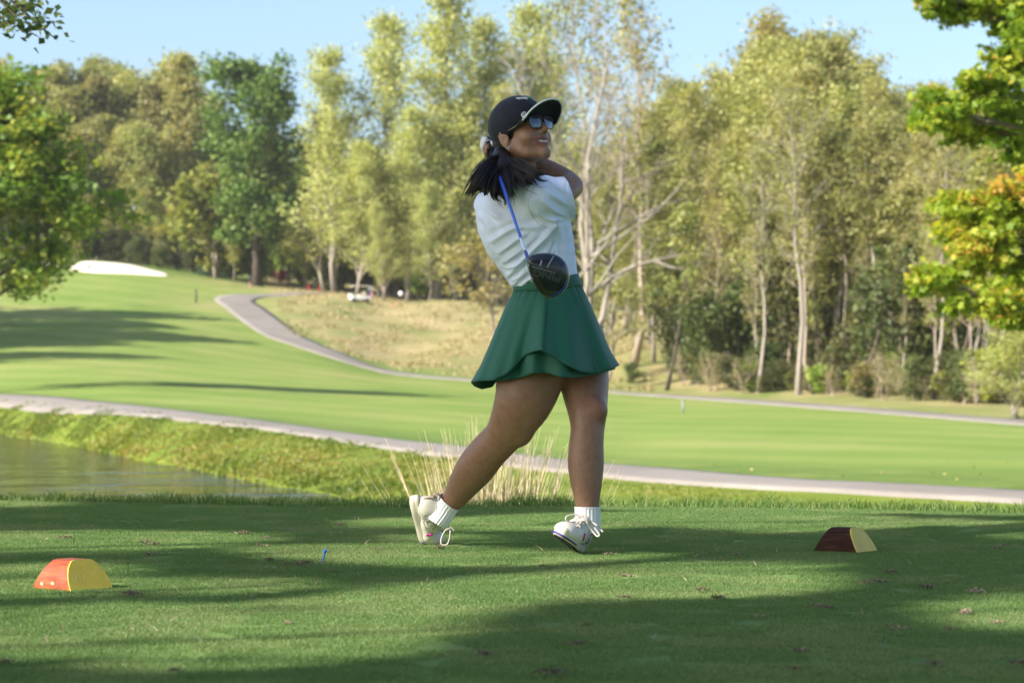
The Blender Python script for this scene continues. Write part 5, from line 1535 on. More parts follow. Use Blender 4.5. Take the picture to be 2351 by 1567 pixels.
def skirt(hem_f, hem_b, shrink, nf=220, nt_=46, seed=0, deep=1.0):
    ph = np.linspace(0, 2 * np.pi, nf, endpoint=False)
    s = np.sin(ph); c = np.cos(ph)
    V = np.zeros((nt_, nf, 3))
    for i, t in enumerate(np.linspace(0, 1, nt_)):
        xl = np.interp(t, XL[:, 0], XL[:, 1]); xr = np.interp(t, XR[:, 0], XR[:, 1])
        mid = (xl + xr) / 2; hw = (xr - xl) / 2 * (1 - shrink * t)
        fl = t * (.5 + .5 * t)
        wob = fl * (.026 * np.sin(5 * ph + .6) + .013 * np.sin(11 * ph + 2.1 + seed) + .009 * np.sin(13 * ph + 1 + seed + 2.2 * np.sin(2 * ph + 1))) * (1 - .65 * np.abs(s) ** 3)
        puck = .0030 * math.exp(-(t / .16) ** 2) * np.sin(31 * ph + 2.2 * np.sin(5 * ph)) * (.3 + .7 * np.abs(s))
        x = mid + hw * s
        ytop = 667 + (655 - 667) * (s + 1) / 2 + 6 * c * (1 - s * s)
        yh = np.where(c >= 0, np.interp(s, *np.array(hem_f).T), np.interp(s, *np.array(hem_b).T))
        yside = np.where(s < 0, np.interp(t, XL[:, 0], XL[:, 2]), np.interp(t, XR[:, 0], XR[:, 2]))
        ylin = ytop + (yh - ytop) * t
        y = ylin + (yside - (ytop + (np.where(s < 0, 876, 838) - ytop) * t)) * np.abs(s) ** 6
        D = (.100 + .115 * t ** .8) * (1 - shrink * t * 1.3) * deep
        dy_ = -c * D - wob + puck
        for j in range(nf): V[i, j] = G(x[j], y[j], dy_[j])
    i = np.arange(nt_ * nf).reshape(nt_, nf)
    j2 = np.roll(i, -1, 1)
    q = np.stack([i[:-1], i[1:], j2[1:], j2[:-1]], -1).reshape(-1, 4)
    return V.reshape(-1, 3), q, V
HF_ = [(-1, 876), (-.9, 874), (-.70, 872), (-.55, 861), (-.42, 842), (-.28, 816), (-.16, 806), (-.045, 803), (-.035, 806), (.12, 821), (.36, 844), (.48, 853), (.62, 856), (.78, 852), (.92, 845), (1, 838)]
HB_ = [(-1, 878), (-.96, 886), (-.86, 893), (-.72, 888), (-.64, 872), (-.3, 846), (.2, 846), (.7, 846), (1, 838)]
V, q, grid = skirt(HF_, HB_, 0.0)
sk = obj("skirt", new_mesh("skirt", V - BASE, quads=q, mat=m_green), person)
so_ = sk.modifiers.new("thickness", 'SOLIDIFY'); so_.thickness = .0014; so_.offset = 0
hem = grid[-1]; mb = MB()
mb.tube(np.vstack([hem, hem[:1]]) + np.array([0, 0, .0006]), .0013, 5, cap=False)
mb.tube(np.vstack([grid[-2], grid[-2][:1]]) * .35 + np.vstack([hem, hem[:1]]) * .65 + np.array([0, -.0016, .004]), .0006, 3, cap=False)
mobj("skirt_hem", mb, m_green, parent=None)
# seam down to the slit
js = int(np.argmin(np.abs(np.sin(np.linspace(0, 2 * np.pi, 220, endpoint=False)) + .042) + (np.cos(np.linspace(0, 2 * np.pi, 220, endpoint=False)) < 0)))
mb = MB()
mb.tube(grid[4:, js] + np.array([0, -.0016, 0]), .0010, 4); mb.tube(grid[4:, js] + np.array([-.006, -.0012, 0]), .0006, 4); mb.tube(grid[4:, js] + np.array([.006, -.0012, 0]), .0006, 4)
mobj("skirt_seam", mb, m_stitch)
V, q, grid2 = skirt([(-1, 872), (-.75, 873), (-.6, 872), (-.36, 866), (-.18, 856), (0, 854), (.24, 865), (.45, 866), (.62, 861), (.8, 856), (1, 846)], [(-1, 860), (0, 850), (1, 846)], .055, seed=2)
sk2 = obj("under_skirt", new_mesh("under_skirt", V - BASE, quads=q, mat=m_green2), person)
so_ = sk2.modifiers.new("thickness", 'SOLIDIFY'); so_.thickness = .0022; so_.offset = 0
mb = MB(); mb.tube(np.vstack([grid2[-1], grid2[-1][:1]]), .0013, 5, cap=False); mobj("under_skirt_hem", mb, m_green2)
# waistband
ph = np.linspace(0, 2 * np.pi, 96, endpoint=False); rows = []
for t in np.linspace(0, 1, 6):
    xl = 1181 - 1 * t; xr = 1326 + 10 * t
    yy = (648 + 20 * t) * (1 - (np.sin(ph) + 1) / 2) + (628 + 28 * t) * (np.sin(ph) + 1) / 2 + 6 * np.cos(ph) * (1 - np.sin(ph) ** 2)
    rows.append([G((xl + xr) / 2 + (xr - xl) / 2 * s_, y_, -c_ * (.099 + .002 * math.sin(t * 3.14))) for s_, c_, y_ in zip(np.sin(ph), np.cos(ph), yy)])
V = np.array(rows).reshape(-1, 3); i = np.arange(len(V)).reshape(6, 96); j2 = np.roll(i, -1, 1)
wb = obj("waistband", new_mesh("waistband", V - BASE, quads=np.stack([i[:-1], i[1:], j2[1:], j2[:-1]], -1).reshape(-1, 4), mat=m_green), person)
so_ = wb.modifiers.new("thickness", 'SOLIDIFY'); so_.thickness = .003; so_.offset = 1

# --- socks: ribbed tubes
m_sock = plain("white_sock", (.80, .80, .80), .85, .03, 200, .2, bmp=.2, bdist=.0006)
def sock(rows, name, parent=None):
    P, R = gch(rows); Q = bez(np.column_stack([P, R]), 22); P, R = Q[:, :3], Q[:, 3]
    mb = MB(); T = np.gradient(P, axis=0); T /= np.linalg.norm(T, axis=1)[:, None]
    u = unit(np.cross(T[0], [0, 1, 0])); ang = np.linspace(0, 2 * np.pi, 132, endpoint=False); V = []
    for i in range(len(P)):
        u = unit(u - T[i] * (u @ T[i])); v = np.cross(T[i], u)
        rib = .0011 * np.sign(np.sin(ang * 22)) * np.abs(np.sin(ang * 22)) ** .5 if i >= 2 else 0.0009
        V.append(P[i] + (R[i] + rib)[:, None] * (np.cos(ang)[:, None] * u + np.sin(ang)[:, None] * v) if i >= 2 else P[i] + (R[i] + .0016 * (i == 1)) * (np.cos(ang)[:, None] * u + np.sin(ang)[:, None] * v))
    n = 132; F = []
    for i in range(len(P) - 1):
        for k in range(n): F.append((i * n + k, i * n + (k + 1) % n, (i + 1) * n + (k + 1) % n, (i + 1) * n + k))
    mb.add(np.concatenate(V), F)
    return mobj(name, mb, m_sock, parent=parent)
sock([(1349, 1162, -.09, 30), (1349, 1175, -.09, 29), (1349, 1195, -.09, 28.5), (1348, 1222, -.09, 29)], "sock")
sock([(1033, 1151, .24, 28), (1026, 1160, .245, 27), (1018, 1174, .25, 27), (1006, 1190, .25, 27), (1000, 1199, .25, 24)], "sock")
# --- shoes
m_shoe = plain("cream_leather", (.63, .595, .51), .45, .06, 14, .4, bmp=.08)
m_mid = plain("cream_midsole", (.60, .55, .44), .6, .10, 20)
m_out = plain("black_outsole", (.012, .012, .020), .55)
m_lav = plain("violet_edge", (.05, .04, .22), .5)
m_lime = plain("olive_insert", (.16, .17, .02), .5)
m_lace = plain("beige_lace", (.60, .54, .48), .8, .08, 300)
m_line = plain("grey_stitch", (.20, .21, .17), .7)
m_mag = plain("magenta_tab", (.46, .02, .22), .5)
m_tan = plain("tan_tab", (.56, .43, .34), .6)
def shoe_field():
    f = SDF(np.array([-.145, -.065, -.01]), np.array([.150, .065, .15]), .0030)
    f.ell((-.088, 0, .048), (.037, .034, .050), k=.01)
    f.chain([(-.075, 0, .052), (-.02, 0, .050)], [.037, .040], .015)
    f.chain([(-.02, 0, .048), (.03, 0, .036), (.060, 0, .028)], [.040, .038, .034], .02, axis=(0, 1, 0), sc=1.08)
    f.ell((.050, 0, .026), (.055, .0465, .034), k=.02)
    f.ell((.088, 0, .024), (.042, .041, .028), k=.02)
    f.chain([(-.066, 0, .055), (-.064, 0, .098)], [.036, .036], .015)
    f.chain([(.015, 0, .070), (-.030, 0, .104)], [.019, .022], .012, axis=(0, 1, 0), sc=1.25)
    f.chain([(-.064, 0, .082), (-.060, 0, .15)], [.028, .034], .006, op='s')
    f.cut((-.09, 0, .104), (-.18, 0, 1), .004)
    f.cut((0, 0, .016), (0, 0, -1))
    return f
SF = shoe_field()
SV_, SQ_ = SF.mesh(); SV_ = relax(SV_, SQ_, 2, .4)
def outline(scale=1.0, n=64):
    a = np.linspace(0, 2 * np.pi, n, endpoint=False)
    x = np.cos(a) * .133
    w = np.interp(x, [-.133, -.09, -.02, .05, .09, .133], [.034, .0355, .034, .0475, .045, .036])
    y = np.sign(np.sin(a)) * np.abs(np.sin(a)) ** .62 * w
    return np.column_stack([x, y]) * scale
def loft(levels):
    V, F = [], []
    for z, s in levels:
        o_ = outline(s); V.append(np.column_stack([o_, np.full(len(o_), z)]))
    n = 64
    for i in range(len(levels) - 1):
        for k in range(n): F.append((i * n + k, i * n + (k + 1) % n, (i + 1) * n + (k + 1) % n, (i + 1) * n + k))
    F.append(tuple(range(n))[::-1]); F.append(tuple((len(levels) - 1) * n + k for k in range(n)))
    return np.concatenate(V), F
def side_y(x, z, sg):
    ys = np.arange(.062, 0, -.0015) * sg
    val = SF.value(np.column_stack([np.full(len(ys), x), ys, np.full(len(ys), z)]))
    k = np.argmax(val < 0)
    return ys[k] + .0012 * sg
def top_z(x, y):
    zs = np.arange(.14, .01, -.0015)
    val = SF.value(np.column_stack([np.full(len(zs), x), np.full(len(zs), y), zs]))
    return zs[np.argmax(val < 0)]

def shoe(fwd, up, anchor, anchor_local, bend, sg, lab):
    """sg: sign of the outer side; bend: how far the toes are folded up"""
    f = unit(np.array(fwd, float)); u = np.array(up, float); u = unit(u - f * (u @ f)); l = np.cross(u, f)
    M = np.array([f, l, u])
    def flex(V):
        V = np.array(V, float)
        if bend:
            x0 = .030; s = np.clip(V[:, 0] - x0, 0, None)
            a = np.minimum(s / .045, 1) * bend; over = np.clip(s - .045, 0, None)
            rad = .045 / bend
            zc = V[:, 2]
            bx = x0 + (rad - zc) * np.sin(a) + over * np.cos(bend); bz = rad - (rad - zc) * np.cos(a) + over * np.sin(bend)
            m = V[:, 0] > x0
            V[m, 0] = bx[m]; V[m, 2] = bz[m]
        return V
    off = np.array(anchor) - flex(np.array([anchor_local]))[0] @ M
    fn = lambda V: flex(V) @ M + off
    sv, sf = loft([(-.004, .90), (-.002, .93), (.003, .94)])
    low = fn(sv)[:, 2].min()
    off = off + np.array([0, 0, -low - .004])
    me = new_mesh("shoe", fn(SV_) - BASE, quads=SQ_, mat=m_shoe)
    root = obj("shoe", me, person)
    if lab: root["label"] = lab
    def part(name, mb, m, smooth=True): return obj(name, mb.mesh(name, m, smooth, off=BASE, fn=fn), root)
    mb = MB(); mb.add(*loft([(-.003, .94), (-.001, .99), (.005, 1.02), (.016, 1.035), (.0185, 1.015), (.021, 1.035), (.031, 1.02), (.036, .96)])); part("midsole", mb, m_mid)
    mb = MB(); mb.add(sv, sf)
    rs = np.random.default_rng(5)
    for k in range(70):
        a = rs.uniform(0, 6.28); q = rs.uniform(.35, .95)
        o_ = outline(q)[int(a / 6.28 * 64) % 64]
        mb.lathe([(.0032, .000), (.0022, -.005), (.0008, -.006)], 6, c=(o_[0], o_[1], -.001))
    part("outsole", mb, m_out)
    mb = MB(); V_, F_ = loft([(-.0035, .55), (-.003, .60)]); V_ = V_ * np.array([.55, .75, 1]) + np.array([.055, 0, 0]); mb.add(V_, F_); part("sole_insert", mb, m_lime)
    mb = MB(); o_ = outline(1.012); o_ = o_[(o_[:, 0] > .05)]; o_ = o_[np.argsort(np.arctan2(o_[:, 1], o_[:, 0] - .05))]
    mb.tube(np.column_stack([o_, np.full(len(o_), .004)]), .0042, 6); part("toe_edge", mb, m_lav)
    # laces over the tongue
    mb = MB()
    for k, x in enumerate((.040, .026, .012, -.002, -.014)):
        for s in (-1, 1):
            P = [(x + .004, -s * .027, top_z(x + .004, -s * .027) - .001), (x - .001, -s * .012, top_z(x, -s * .012) + .0025), (x - .006, s * .010, top_z(x - .006, s * .010) + .004), (x - .010, s * .027, top_z(x - .010, s * .027) - .001)]
            mb.tube(bez(P, 9), .0024, 6)
    part("laces", mb, m_lace)
    # stitched emblem and coloured tab on the outer side, pull loop at the heel
    def onside(pts_, r_):
        mb_.tube(np.array([(x, side_y(x, z, sg), z) for x, z in bez([(p[0], p[1]) for p in pts_], len(pts_) * 5)]), r_, 5)
    mb_ = MB(); cx_, cz_ = -.045, .060
    EK = 1.3
    onside([(cx_ + EK * p_, cz_ + EK * q_) for p_, q_ in ((.026, -.016), (.028, 0), (.018, .017), (.004, .020), (-.018, .016), (-.026, .002), (-.022, -.014), (-.006, -.020), (.014, -.018), (.026, -.016))], .0009)
    def straight(pts_, r_=.0010):
        P = []
        for a, c_ in zip(pts_[:-1], pts_[1:]):
            for t in np.linspace(0, 1, 5): P.append((EK * (a[0] + (c_[0] - a[0]) * t), EK * (a[1] + (c_[1] - a[1]) * t)))
        mb_.tube(np.array([(cx_ + x, side_y(cx_ + x, cz_ + z, sg), cz_ + z) for x, z in P]), r_, 5)
    straight([(-.010, -.018), (-.010, .010), (.004, .010)]); straight([(-.010, -.002), (.002, -.002)])
    straight([(.010, .012), (.010, -.008), (.003, -.012), (-.003, -.008)]); straight([(-.004, -.018), (-.004, -.006), (.003, -.006)])
    part("stitched_emblem", mb_, m_line)
    mb_ = MB(); onside([(.014, .032), (.018, .043), (.016, .056)], .0040); part("side_tab", mb_, m_mag)
    mb = MB(); mb.tube(bez([(-.126, 0, .050), (-.127, 0, .075), (-.115, 0, .100)], 9), .007, 6, flat=.35)
    mb.tube(bez([(-.118, 0, .085), (-.138, 0, .094), (-.130, 0, .112), (-.106, 0, .104)], 9), .0065, 6, flat=.3); part("heel_loop", mb, m_tan)
    mb = MB(); a = np.linspace(0, 2 * np.pi, 28)
    mb.tube(np.column_stack([-.064 + .036 * np.cos(a), .0335 * np.sin(a), .096 + .018 * -.064 - .0 + (-.18 * -.0) + .18 * (.036 * np.cos(a) + .026) - .004]), .0048, 6, cap=False); part("collar", mb, m_shoe)
    return root, fn
front, ffn = shoe((-.27, -.86, .27), (.52, .22, .82), G(1349, 1205, -.085), (-.062, 0, .105), 0.0, 1, "shoe rolled on its outer edge with the black studded sole showing")
back, bfn = shoe((.20, .58, -.78), (.93, -.22, .22), G(1014, 1186, .25), (-.062, 0, .105), math.radians(50), -1, "shoe standing on its toe with the heel raised")
mb = MB()
for P in ([(1346, 1193), (1326, 1181), (1304, 1183), (1299, 1191), (1310, 1198), (1330, 1195), (1345, 1193)], [(1347, 1194), (1362, 1207), (1376, 1227), (1369, 1229), (1356, 1212), (1347, 1196)], [(1350, 1193), (1366, 1202), (1376, 1210), (1384, 1220)], [(1343, 1194), (1326, 1206), (1315, 1220)]):
    C = bez(P, 18); mb.tube(np.array([G(x, y, -.205 + .012 * math.sin(i * .6)) for i, (x, y) in enumerate(C)]), .0030, 6)
mb.chain = None
mb.lathe([(.001, -.007), (.006, -.003), (.007, .002), (.003, .006)], 10, c=G(1346, 1194, -.207))
mobj("shoelace_bow", mb, m_lace, parent=front)
front.children[-1]
mb = MB()
for P in ([(1034, 1212), (1022, 1217), (1013, 1236), (1014, 1249), (1026, 1249), (1032, 1236), (1034, 1216)], [(1033, 1207), (1038, 1212), (1043, 1218)]):
    C = bez(P, 18); mb.tube(np.array([G(x, y, .15) for x, y in C]), .0030, 6)
mobj("shoelace_bow", mb, m_lace, parent=back)

# --- cap
m_cap = plain("black_cap_cloth", (.012, .014, .022), .75, .15, 60, .25, bmp=.15, bdist=.001, sheen=.1)
m_under = plain("black_brim_lining", (.006, .006, .008), .85)
m_trim = plain("white_trim", (.80, .80, .78), .6, .03)
m_teal = plain("teal_thread", (.05, .35, .30), .6)
CC = np.array([-.014, 0, .050]); CR = np.array([.113, .092, .101])
def edge_z(x): return -.006 + .42 * x + 1.2 * max(0, x - .02) * 0
nphi, nth = 120, 26
dome = np.zeros((nth, nphi, 3)); edge = np.zeros((nphi, 3))
for j, ph_ in enumerate(np.linspace(0, 2 * np.pi, nphi, endpoint=False)):
    lo_, hi_ = 0.0, 2.6
    for _ in range(30):
        tm_ = (lo_ + hi_) / 2
        p = CC + CR * np.array([math.sin(tm_) * math.cos(ph_), math.sin(tm_) * math.sin(ph_), math.cos(tm_)])
        if p[2] > edge_z(p[0]): lo_ = tm_
        else: hi_ = tm_
    for i, t in enumerate(np.linspace(1, 0, nth)):
        q = t * lo_
        rad = 1 - .006 * math.exp(-((math.sin(3 * ph_)) / .06) ** 2) * math.sin(q)
        if math.cos(ph_) < .3: rad += .010 * math.sin(ph_ * 11 + 3 * q) * t * (1 - t) * 2.2 + .008 * (1 - abs(math.sin(ph_)) * .5)
        if math.cos(ph_) > .2: rad += .02 * t * (1 - t) * 4 * math.cos(ph_) * .5
        d_ = np.array([math.sin(q) * math.cos(ph_), math.sin(q) * math.sin(ph_), math.cos(q)])
        dome[i, j] = CC + CR * d_ * rad
    edge[j] = dome[0, j]
V = HA(dome.reshape(-1, 3)); i = np.arange(nth * nphi).reshape(nth, nphi); j2 = np.roll(i, -1, 1)
cap = obj("cap", new_mesh("cap", V - BASE, quads=np.stack([i[:-1], j2[:-1], j2[1:], i[1:]], -1).reshape(-1, 4), mat=m_cap), person)
so_ = cap.modifiers.new("thickness", 'SOLIDIFY'); so_.thickness = .003; so_.offset = -1
nb, ntb = 49, 12; brim = np.zeros((ntb, nb, 3))
for k, s in enumerate(np.linspace(-1, 1, nb)):
    ph_ = s * math.radians(66)
    j = ph_ % (2 * np.pi) / (2 * np.pi) * nphi
    e0 = edge[int(j) % nphi] * (1 - j % 1) + edge[(int(j) + 1) % nphi] * (j % 1)
    a = s * math.radians(84)
    o_ = np.array([.078 + .106 * math.cos(a) ** .8, .088 * math.sin(a), .066 - .050 * s * s])
    for i_, t in enumerate(np.linspace(0, 1, ntb)):
        p = e0 * (1 - t) + o_ * t
        p[2] += .014 * math.sin(t * math.pi) * (1 - s * s) - .006 * t * (1 - t) * 4 * 0
        brim[i_, k] = p
V = HA(brim.reshape(-1, 3)); i = np.arange(ntb * nb).reshape(ntb, nb)
br = obj("brim", new_mesh("brim", V - BASE, quads=np.stack([i[:-1, :-1], i[1:, :-1], i[1:, 1:], i[:-1, 1:]], -1).reshape(-1, 4), mat=m_cap), cap)
so_ = br.modifiers.new("thickness", 'SOLIDIFY'); so_.thickness = .003; so_.offset = 0
mb = MB(); mb.tube(HA(brim[-1]), .0031, 8); mobj("brim_edge", mb, m_trim, parent=cap)
mb = MB(); mb.lathe([(.001, -.002), (.006, -.001), (.006, .002), (.001, .004)], 10, M=np.array([HF, HL, HU]).T, c=HA(CC + np.array([0, 0, CR[2] + .001]))); mobj("cap_button", mb, m_cap, parent=cap)
# embroidery on the front panels: two arcs of white stitching with a teal mark between
def dome_pt(ph_, q, lift=.0015):
    d_ = np.array([math.sin(q) * math.cos(ph_), math.sin(q) * math.sin(ph_), math.cos(q)])
    t = q / 1.2; rad = 1 + .02 * t * (1 - t) * 4 * max(0, math.cos(ph_)) * .5
    return HA(CC + CR * d_ * rad + d_ * lift)
re_ = np.random.default_rng(3)
mb = MB(); mt2 = MB()
for k in range(15):
    ph_ = -.62 + .10 * k
    if 5 <= k <= 8: continue
    for z_ in range(2):
        q = .76 + .09 * math.cos((ph_ - .1) * 2) + .07 * z_
        mb.tube([dome_pt(ph_ + re_.uniform(-.02, .02), q), dome_pt(ph_ + re_.uniform(.0, .06), q + .07)], .0019, 4)
for k in range(8):
    ph_ = re_.uniform(-.20, .34); q = re_.uniform(.62, .95)
    mt2.tube([dome_pt(ph_, q), dome_pt(ph_ + .07, q + re_.uniform(-.04, .06))], .0020, 4)
mobj("white_embroidery", mb, m_trim, parent=cap); mobj("teal_embroidery", mt2, m_teal, parent=cap)
# round clip with rings on the brim
_bp = project(HA(brim.reshape(-1, 3))); _j = int(np.argmin(np.hypot(_bp[:, 0] - 1199, _bp[:, 1] - 260) + 400 * (brim.reshape(-1, 3)[:, 1] > 0))); ib, kb = min(max(_j // nb, 1), ntb - 2), min(max(_j % nb, 1), nb - 2)
pc = HA(brim[ib, kb]); nx_ = unit(np.cross(HA(brim[ib + 1, kb]) - HA(brim[ib - 1, kb]), HA(brim[ib, kb + 1]) - HA(brim[ib, kb - 1])))
if nx_[1] > 0: nx_ = -nx_
nx_ = unit(nx_ + np.array([0, -1.2, .1]))
ta = unit(np.cross(nx_, Z0)); tb = np.cross(ta, nx_)
DM = np.array([ta, tb, nx_])
pc = pc + nx_ * .009
m_navy = plain("navy_enamel", (.012, .014, .04), .3)
m_silver = plain("silver", (.70, .70, .70), .25, .05, metal=.9)
mb = MB(); mb.lathe([(.001, -.004), (.0098, -.004), (.0098, -.0015), (.001, -.001)], 24, M=DM.T, c=pc + np.array([.002, 0, -.006])); mobj("clip_base", mb, m_silver, parent=cap)
for r0_, h_, m_, nm in ((.0100, .0012, m_trim, "clip_rim"), (.0082, .0018, m_navy, "clip_ring"), (.0052, .0024, m_trim, "clip_inner_ring"), (.0040, .0029, m_navy, "clip_centre"), (.0022, .0034, m_trim, "clip_dot")):
    mb = MB(); mb.lathe([(.0002, -.001), (r0_, -.001), (r0_, h_ - .0004), (r0_ * .94, h_), (.0002, h_)], 24, M=DM.T, c=pc); mobj(nm, mb, m_, parent=cap)

# --- sunglasses
m_lens, nt, b = mat_new("mirror_lens")
b.inputs["Base Color"].default_value = (.10, .12, .15, 1); b.inputs["Metallic"].default_value = .55; b.inputs["Roughness"].default_value = .04; b.inputs["Coat Weight"].default_value = .6; b.inputs["Coat Roughness"].default_value = .02
m_frame = plain("dark_frame", (.014, .012, .014), .3, .1, 40, .5)
m_arm = plain("tan_arm", (.30, .25, .17), .45, .15, 40)
gl = None
for s in (-1, 1):
    wrap = math.radians(10) * s
    ex_ = np.array([-math.sin(wrap) * s * s, math.cos(wrap), 0]); ez_ = np.array([.10, 0, 1]); ez_ /= np.linalg.norm(ez_)
    c0 = np.array([.1045, s * .0335, .009])
    a = np.linspace(0, 2 * np.pi, 48, endpoint=False)
    ou = np.column_stack([np.sign(np.cos(a)) * np.abs(np.cos(a)) ** .62 * .0262, np.sign(np.sin(a)) * np.abs(np.sin(a)) ** .66 * .0205])
    ou[:, 0] *= 1 + .10 * ou[:, 1] / .02
    rings = [HA(c0 + np.outer(ou[:, 0] * q, ex_) + np.outer(ou[:, 1] * q, ez_) + np.array([.0035 * (1 - q * q), 0, 0])) for q in (1, .8, .55, .3, .05)]
    V = np.concatenate(rings); F = []
    for i_ in range(4):
        for k in range(48): F.append((i_ * 48 + k, i_ * 48 + (k + 1) % 48, (i_ + 1) * 48 + (k + 1) % 48, (i_ + 1) * 48 + k))
    F.append(tuple(4 * 48 + k for k in range(48)))
    mb = MB(); mb.add(V, F)
    if gl is None:
        rim = MB()
        for s2 in (-1, 1):
            w2 = math.radians(10) * s2; ex2 = np.array([-math.sin(w2), math.cos(w2), 0]); c2 = np.array([.1045, s2 * .0335, .009])
            o2 = ou * np.array([1.02, 1.03])
            ring = c2 + np.outer(o2[:, 0], ex2) + np.outer(o2[:, 1], ez_)
            rim.tube(HA(np.vstack([ring, ring[:1]])), .0019, 6, cap=False)
            up_ = ring[(o2[:, 1] > .008)]; up_ = up_[np.argsort(up_[:, 1])]
            rim.tube(HA(up_ + np.array([.0005, 0, .0008])), .0029, 6)
            rim.tube(HA(np.array([(.101 - .004, s2 * .060, .020), (.094, s2 * .066, .019), (.082, s2 * .070, .017)])), .0036, 6)
        rim.tube(HA(bez([(.1055, -.009, .015), (.1085, 0, .018), (.1055, .009, .015)], 9)), .0020, 6)
        gl = mobj("sunglasses", rim, m_frame)
        for s2 in (-1, 1):
            arm = MB(); arm.tube(HA(bez([(.084, s2 * .0705, .017), (.04, s2 * .0765, .014), (.0, s2 * .0805, .011), (-.020, s2 * .080, .008)], 14)), np.linspace(.0046, .0030, 14), 6, flat=.45)
            mobj("temple_arm", arm, m_arm, parent=gl)
    mobj("lens", mb, m_lens, parent=gl)
# --- earrings
for s in (-1, 1):
    mb = MB()
    for dx in (0.0, .009):
        a = np.linspace(0, 2 * np.pi, 22)
        c0 = np.array([-.008 + dx, s * .0835, -.048 + dx * .3]); rr_ = .0075 - dx * .25
        mb.tube(HA(np.column_stack([c0[0] + .25 * rr_ * np.cos(a), c0[1] + s * rr_ * .8 * np.cos(a), c0[2] + rr_ * np.sin(a)])), .0011, 6, cap=False)
    mobj("hoop_earring", mb, m_silver)

# --- hair: cover under the cap, then a windblown ponytail of many locks
m_hair, nt, b = mat_new("dark_brown_hair")
co = coords(nt)
nt.links.new(ramp(nt, noise(nt, 30, 5, .6, co), [(.3, (.008, .0055, .005)), (.75, (.026, .016, .013))]), b.inputs["Base Color"])
b.inputs["Roughness"].default_value = .42; b.inputs["Specular IOR Level"].default_value = .5
hs = SDF(HO - .2, HO + .2, .0042)
hs.ell(H(-.022, 0, .030), np.array([.096, .0815, .092]) * HS, HM, .01)
hs.chain([H(-.075, 0, -.01), H(-.085, 0, -.055)], [.055, .040], .03)
for s in (-1, 1): hs.chain([H(.030, s * .066, .030), H(.028, s * .070, .010)], [.014, .006], .012)
hs.ell(H(.085, 0, -.035), np.array([.090, .12, .085]) * HS, HM, .006, 's')
hs.ell(H(.115, 0, .03), np.array([.085, .075, .06]) * HS, HM, .006, 's')
for s in (-1, 1): hs.chain([H(-.010, s * .088, -.005), H(.002, s * .088, -.035)], [.022, .030], .006, op='s')
V, Q = hs.mesh(); V = relax(V, Q, 1, .4)
pobj("hair", V, Q, m_hair)
core = SDF(G(1050, 490, -.30), G(1290, 335, .12), .0042)
core.chain(*gch([(1152, 352, -0.018, 19.2), (1147, 380, -0.078, 26.4), (1140, 406, -0.113, 25.6), (1132, 428, -0.123, 16.0)]), k=.02)
core.chain(*gch([(1155, 368, -0.078, 16.0), (1190, 385, -0.118, 13.6), (1222, 396, -0.128, 8.8), (1252, 406, -0.108, 2.4)]), k=.02)
core.chain(*gch([(1150, 385, -0.098, 19.2), (1160, 418, -0.128, 16.0), (1160, 440, -0.128, 8.0), (1158, 458, -0.118, 2.4)]), k=.02)
core.chain(*gch([(1140, 378, -0.058, 17.6), (1108, 404, -0.088, 16.0), (1086, 428, -0.098, 8.8), (1068, 446, -0.098, 2.4)]), k=.02)
core.chain(*gch([(1130, 395, -0.088, 16.0), (1118, 430, -0.108, 8.0), (1112, 450, -0.108, 2.4)]), k=.02)
V, Q = core.mesh()
Nn = normals(V, Q); pr = project(V)
ang_ = np.arctan2(pr[:, 1] - 352, pr[:, 0] - 1155); rad_ = np.hypot(pr[:, 1] - 352, pr[:, 0] - 1155)
V = V + Nn * (0.0016 * np.sin(ang_ * 34 + rad_ * .05 + 2 * np.sin(rad_ * .06)) + 0.0008 * np.sin(ang_ * 71 + rad_ * .09))[:, None] * sstep(18, 50, rad_)[:, None]
pt = pobj("ponytail", V, Q, m_hair)
BUN = [[(1150, 354), (1116, 364), (1092, 392), (1076, 424), (1062, 452)], [(1150, 358), (1120, 376), (1098, 404), (1086, 432), (1072, 452)], [(1152, 362), (1126, 392), (1106, 420), (1096, 436), (1086, 446)], [(1154, 366), (1134, 400), (1120, 426), (1112, 442), (1116, 456)],
       [(1156, 368), (1146, 404), (1140, 432), (1146, 456), (1158, 470)], [(1157, 368), (1158, 406), (1160, 436), (1168, 456), (1166, 472)], [(1158, 368), (1170, 402), (1178, 428), (1188, 444), (1178, 460)], [(1159, 367), (1182, 396), (1202, 420), (1222, 434), (1238, 430)],
       [(1160, 366), (1192, 388), (1218, 402), (1238, 414), (1256, 412)], [(1160, 364), (1194, 376), (1228, 384), (1250, 396), (1266, 412)]]
BUN = np.array(BUN, float)
rh = np.random.default_rng(17); mb = MB()
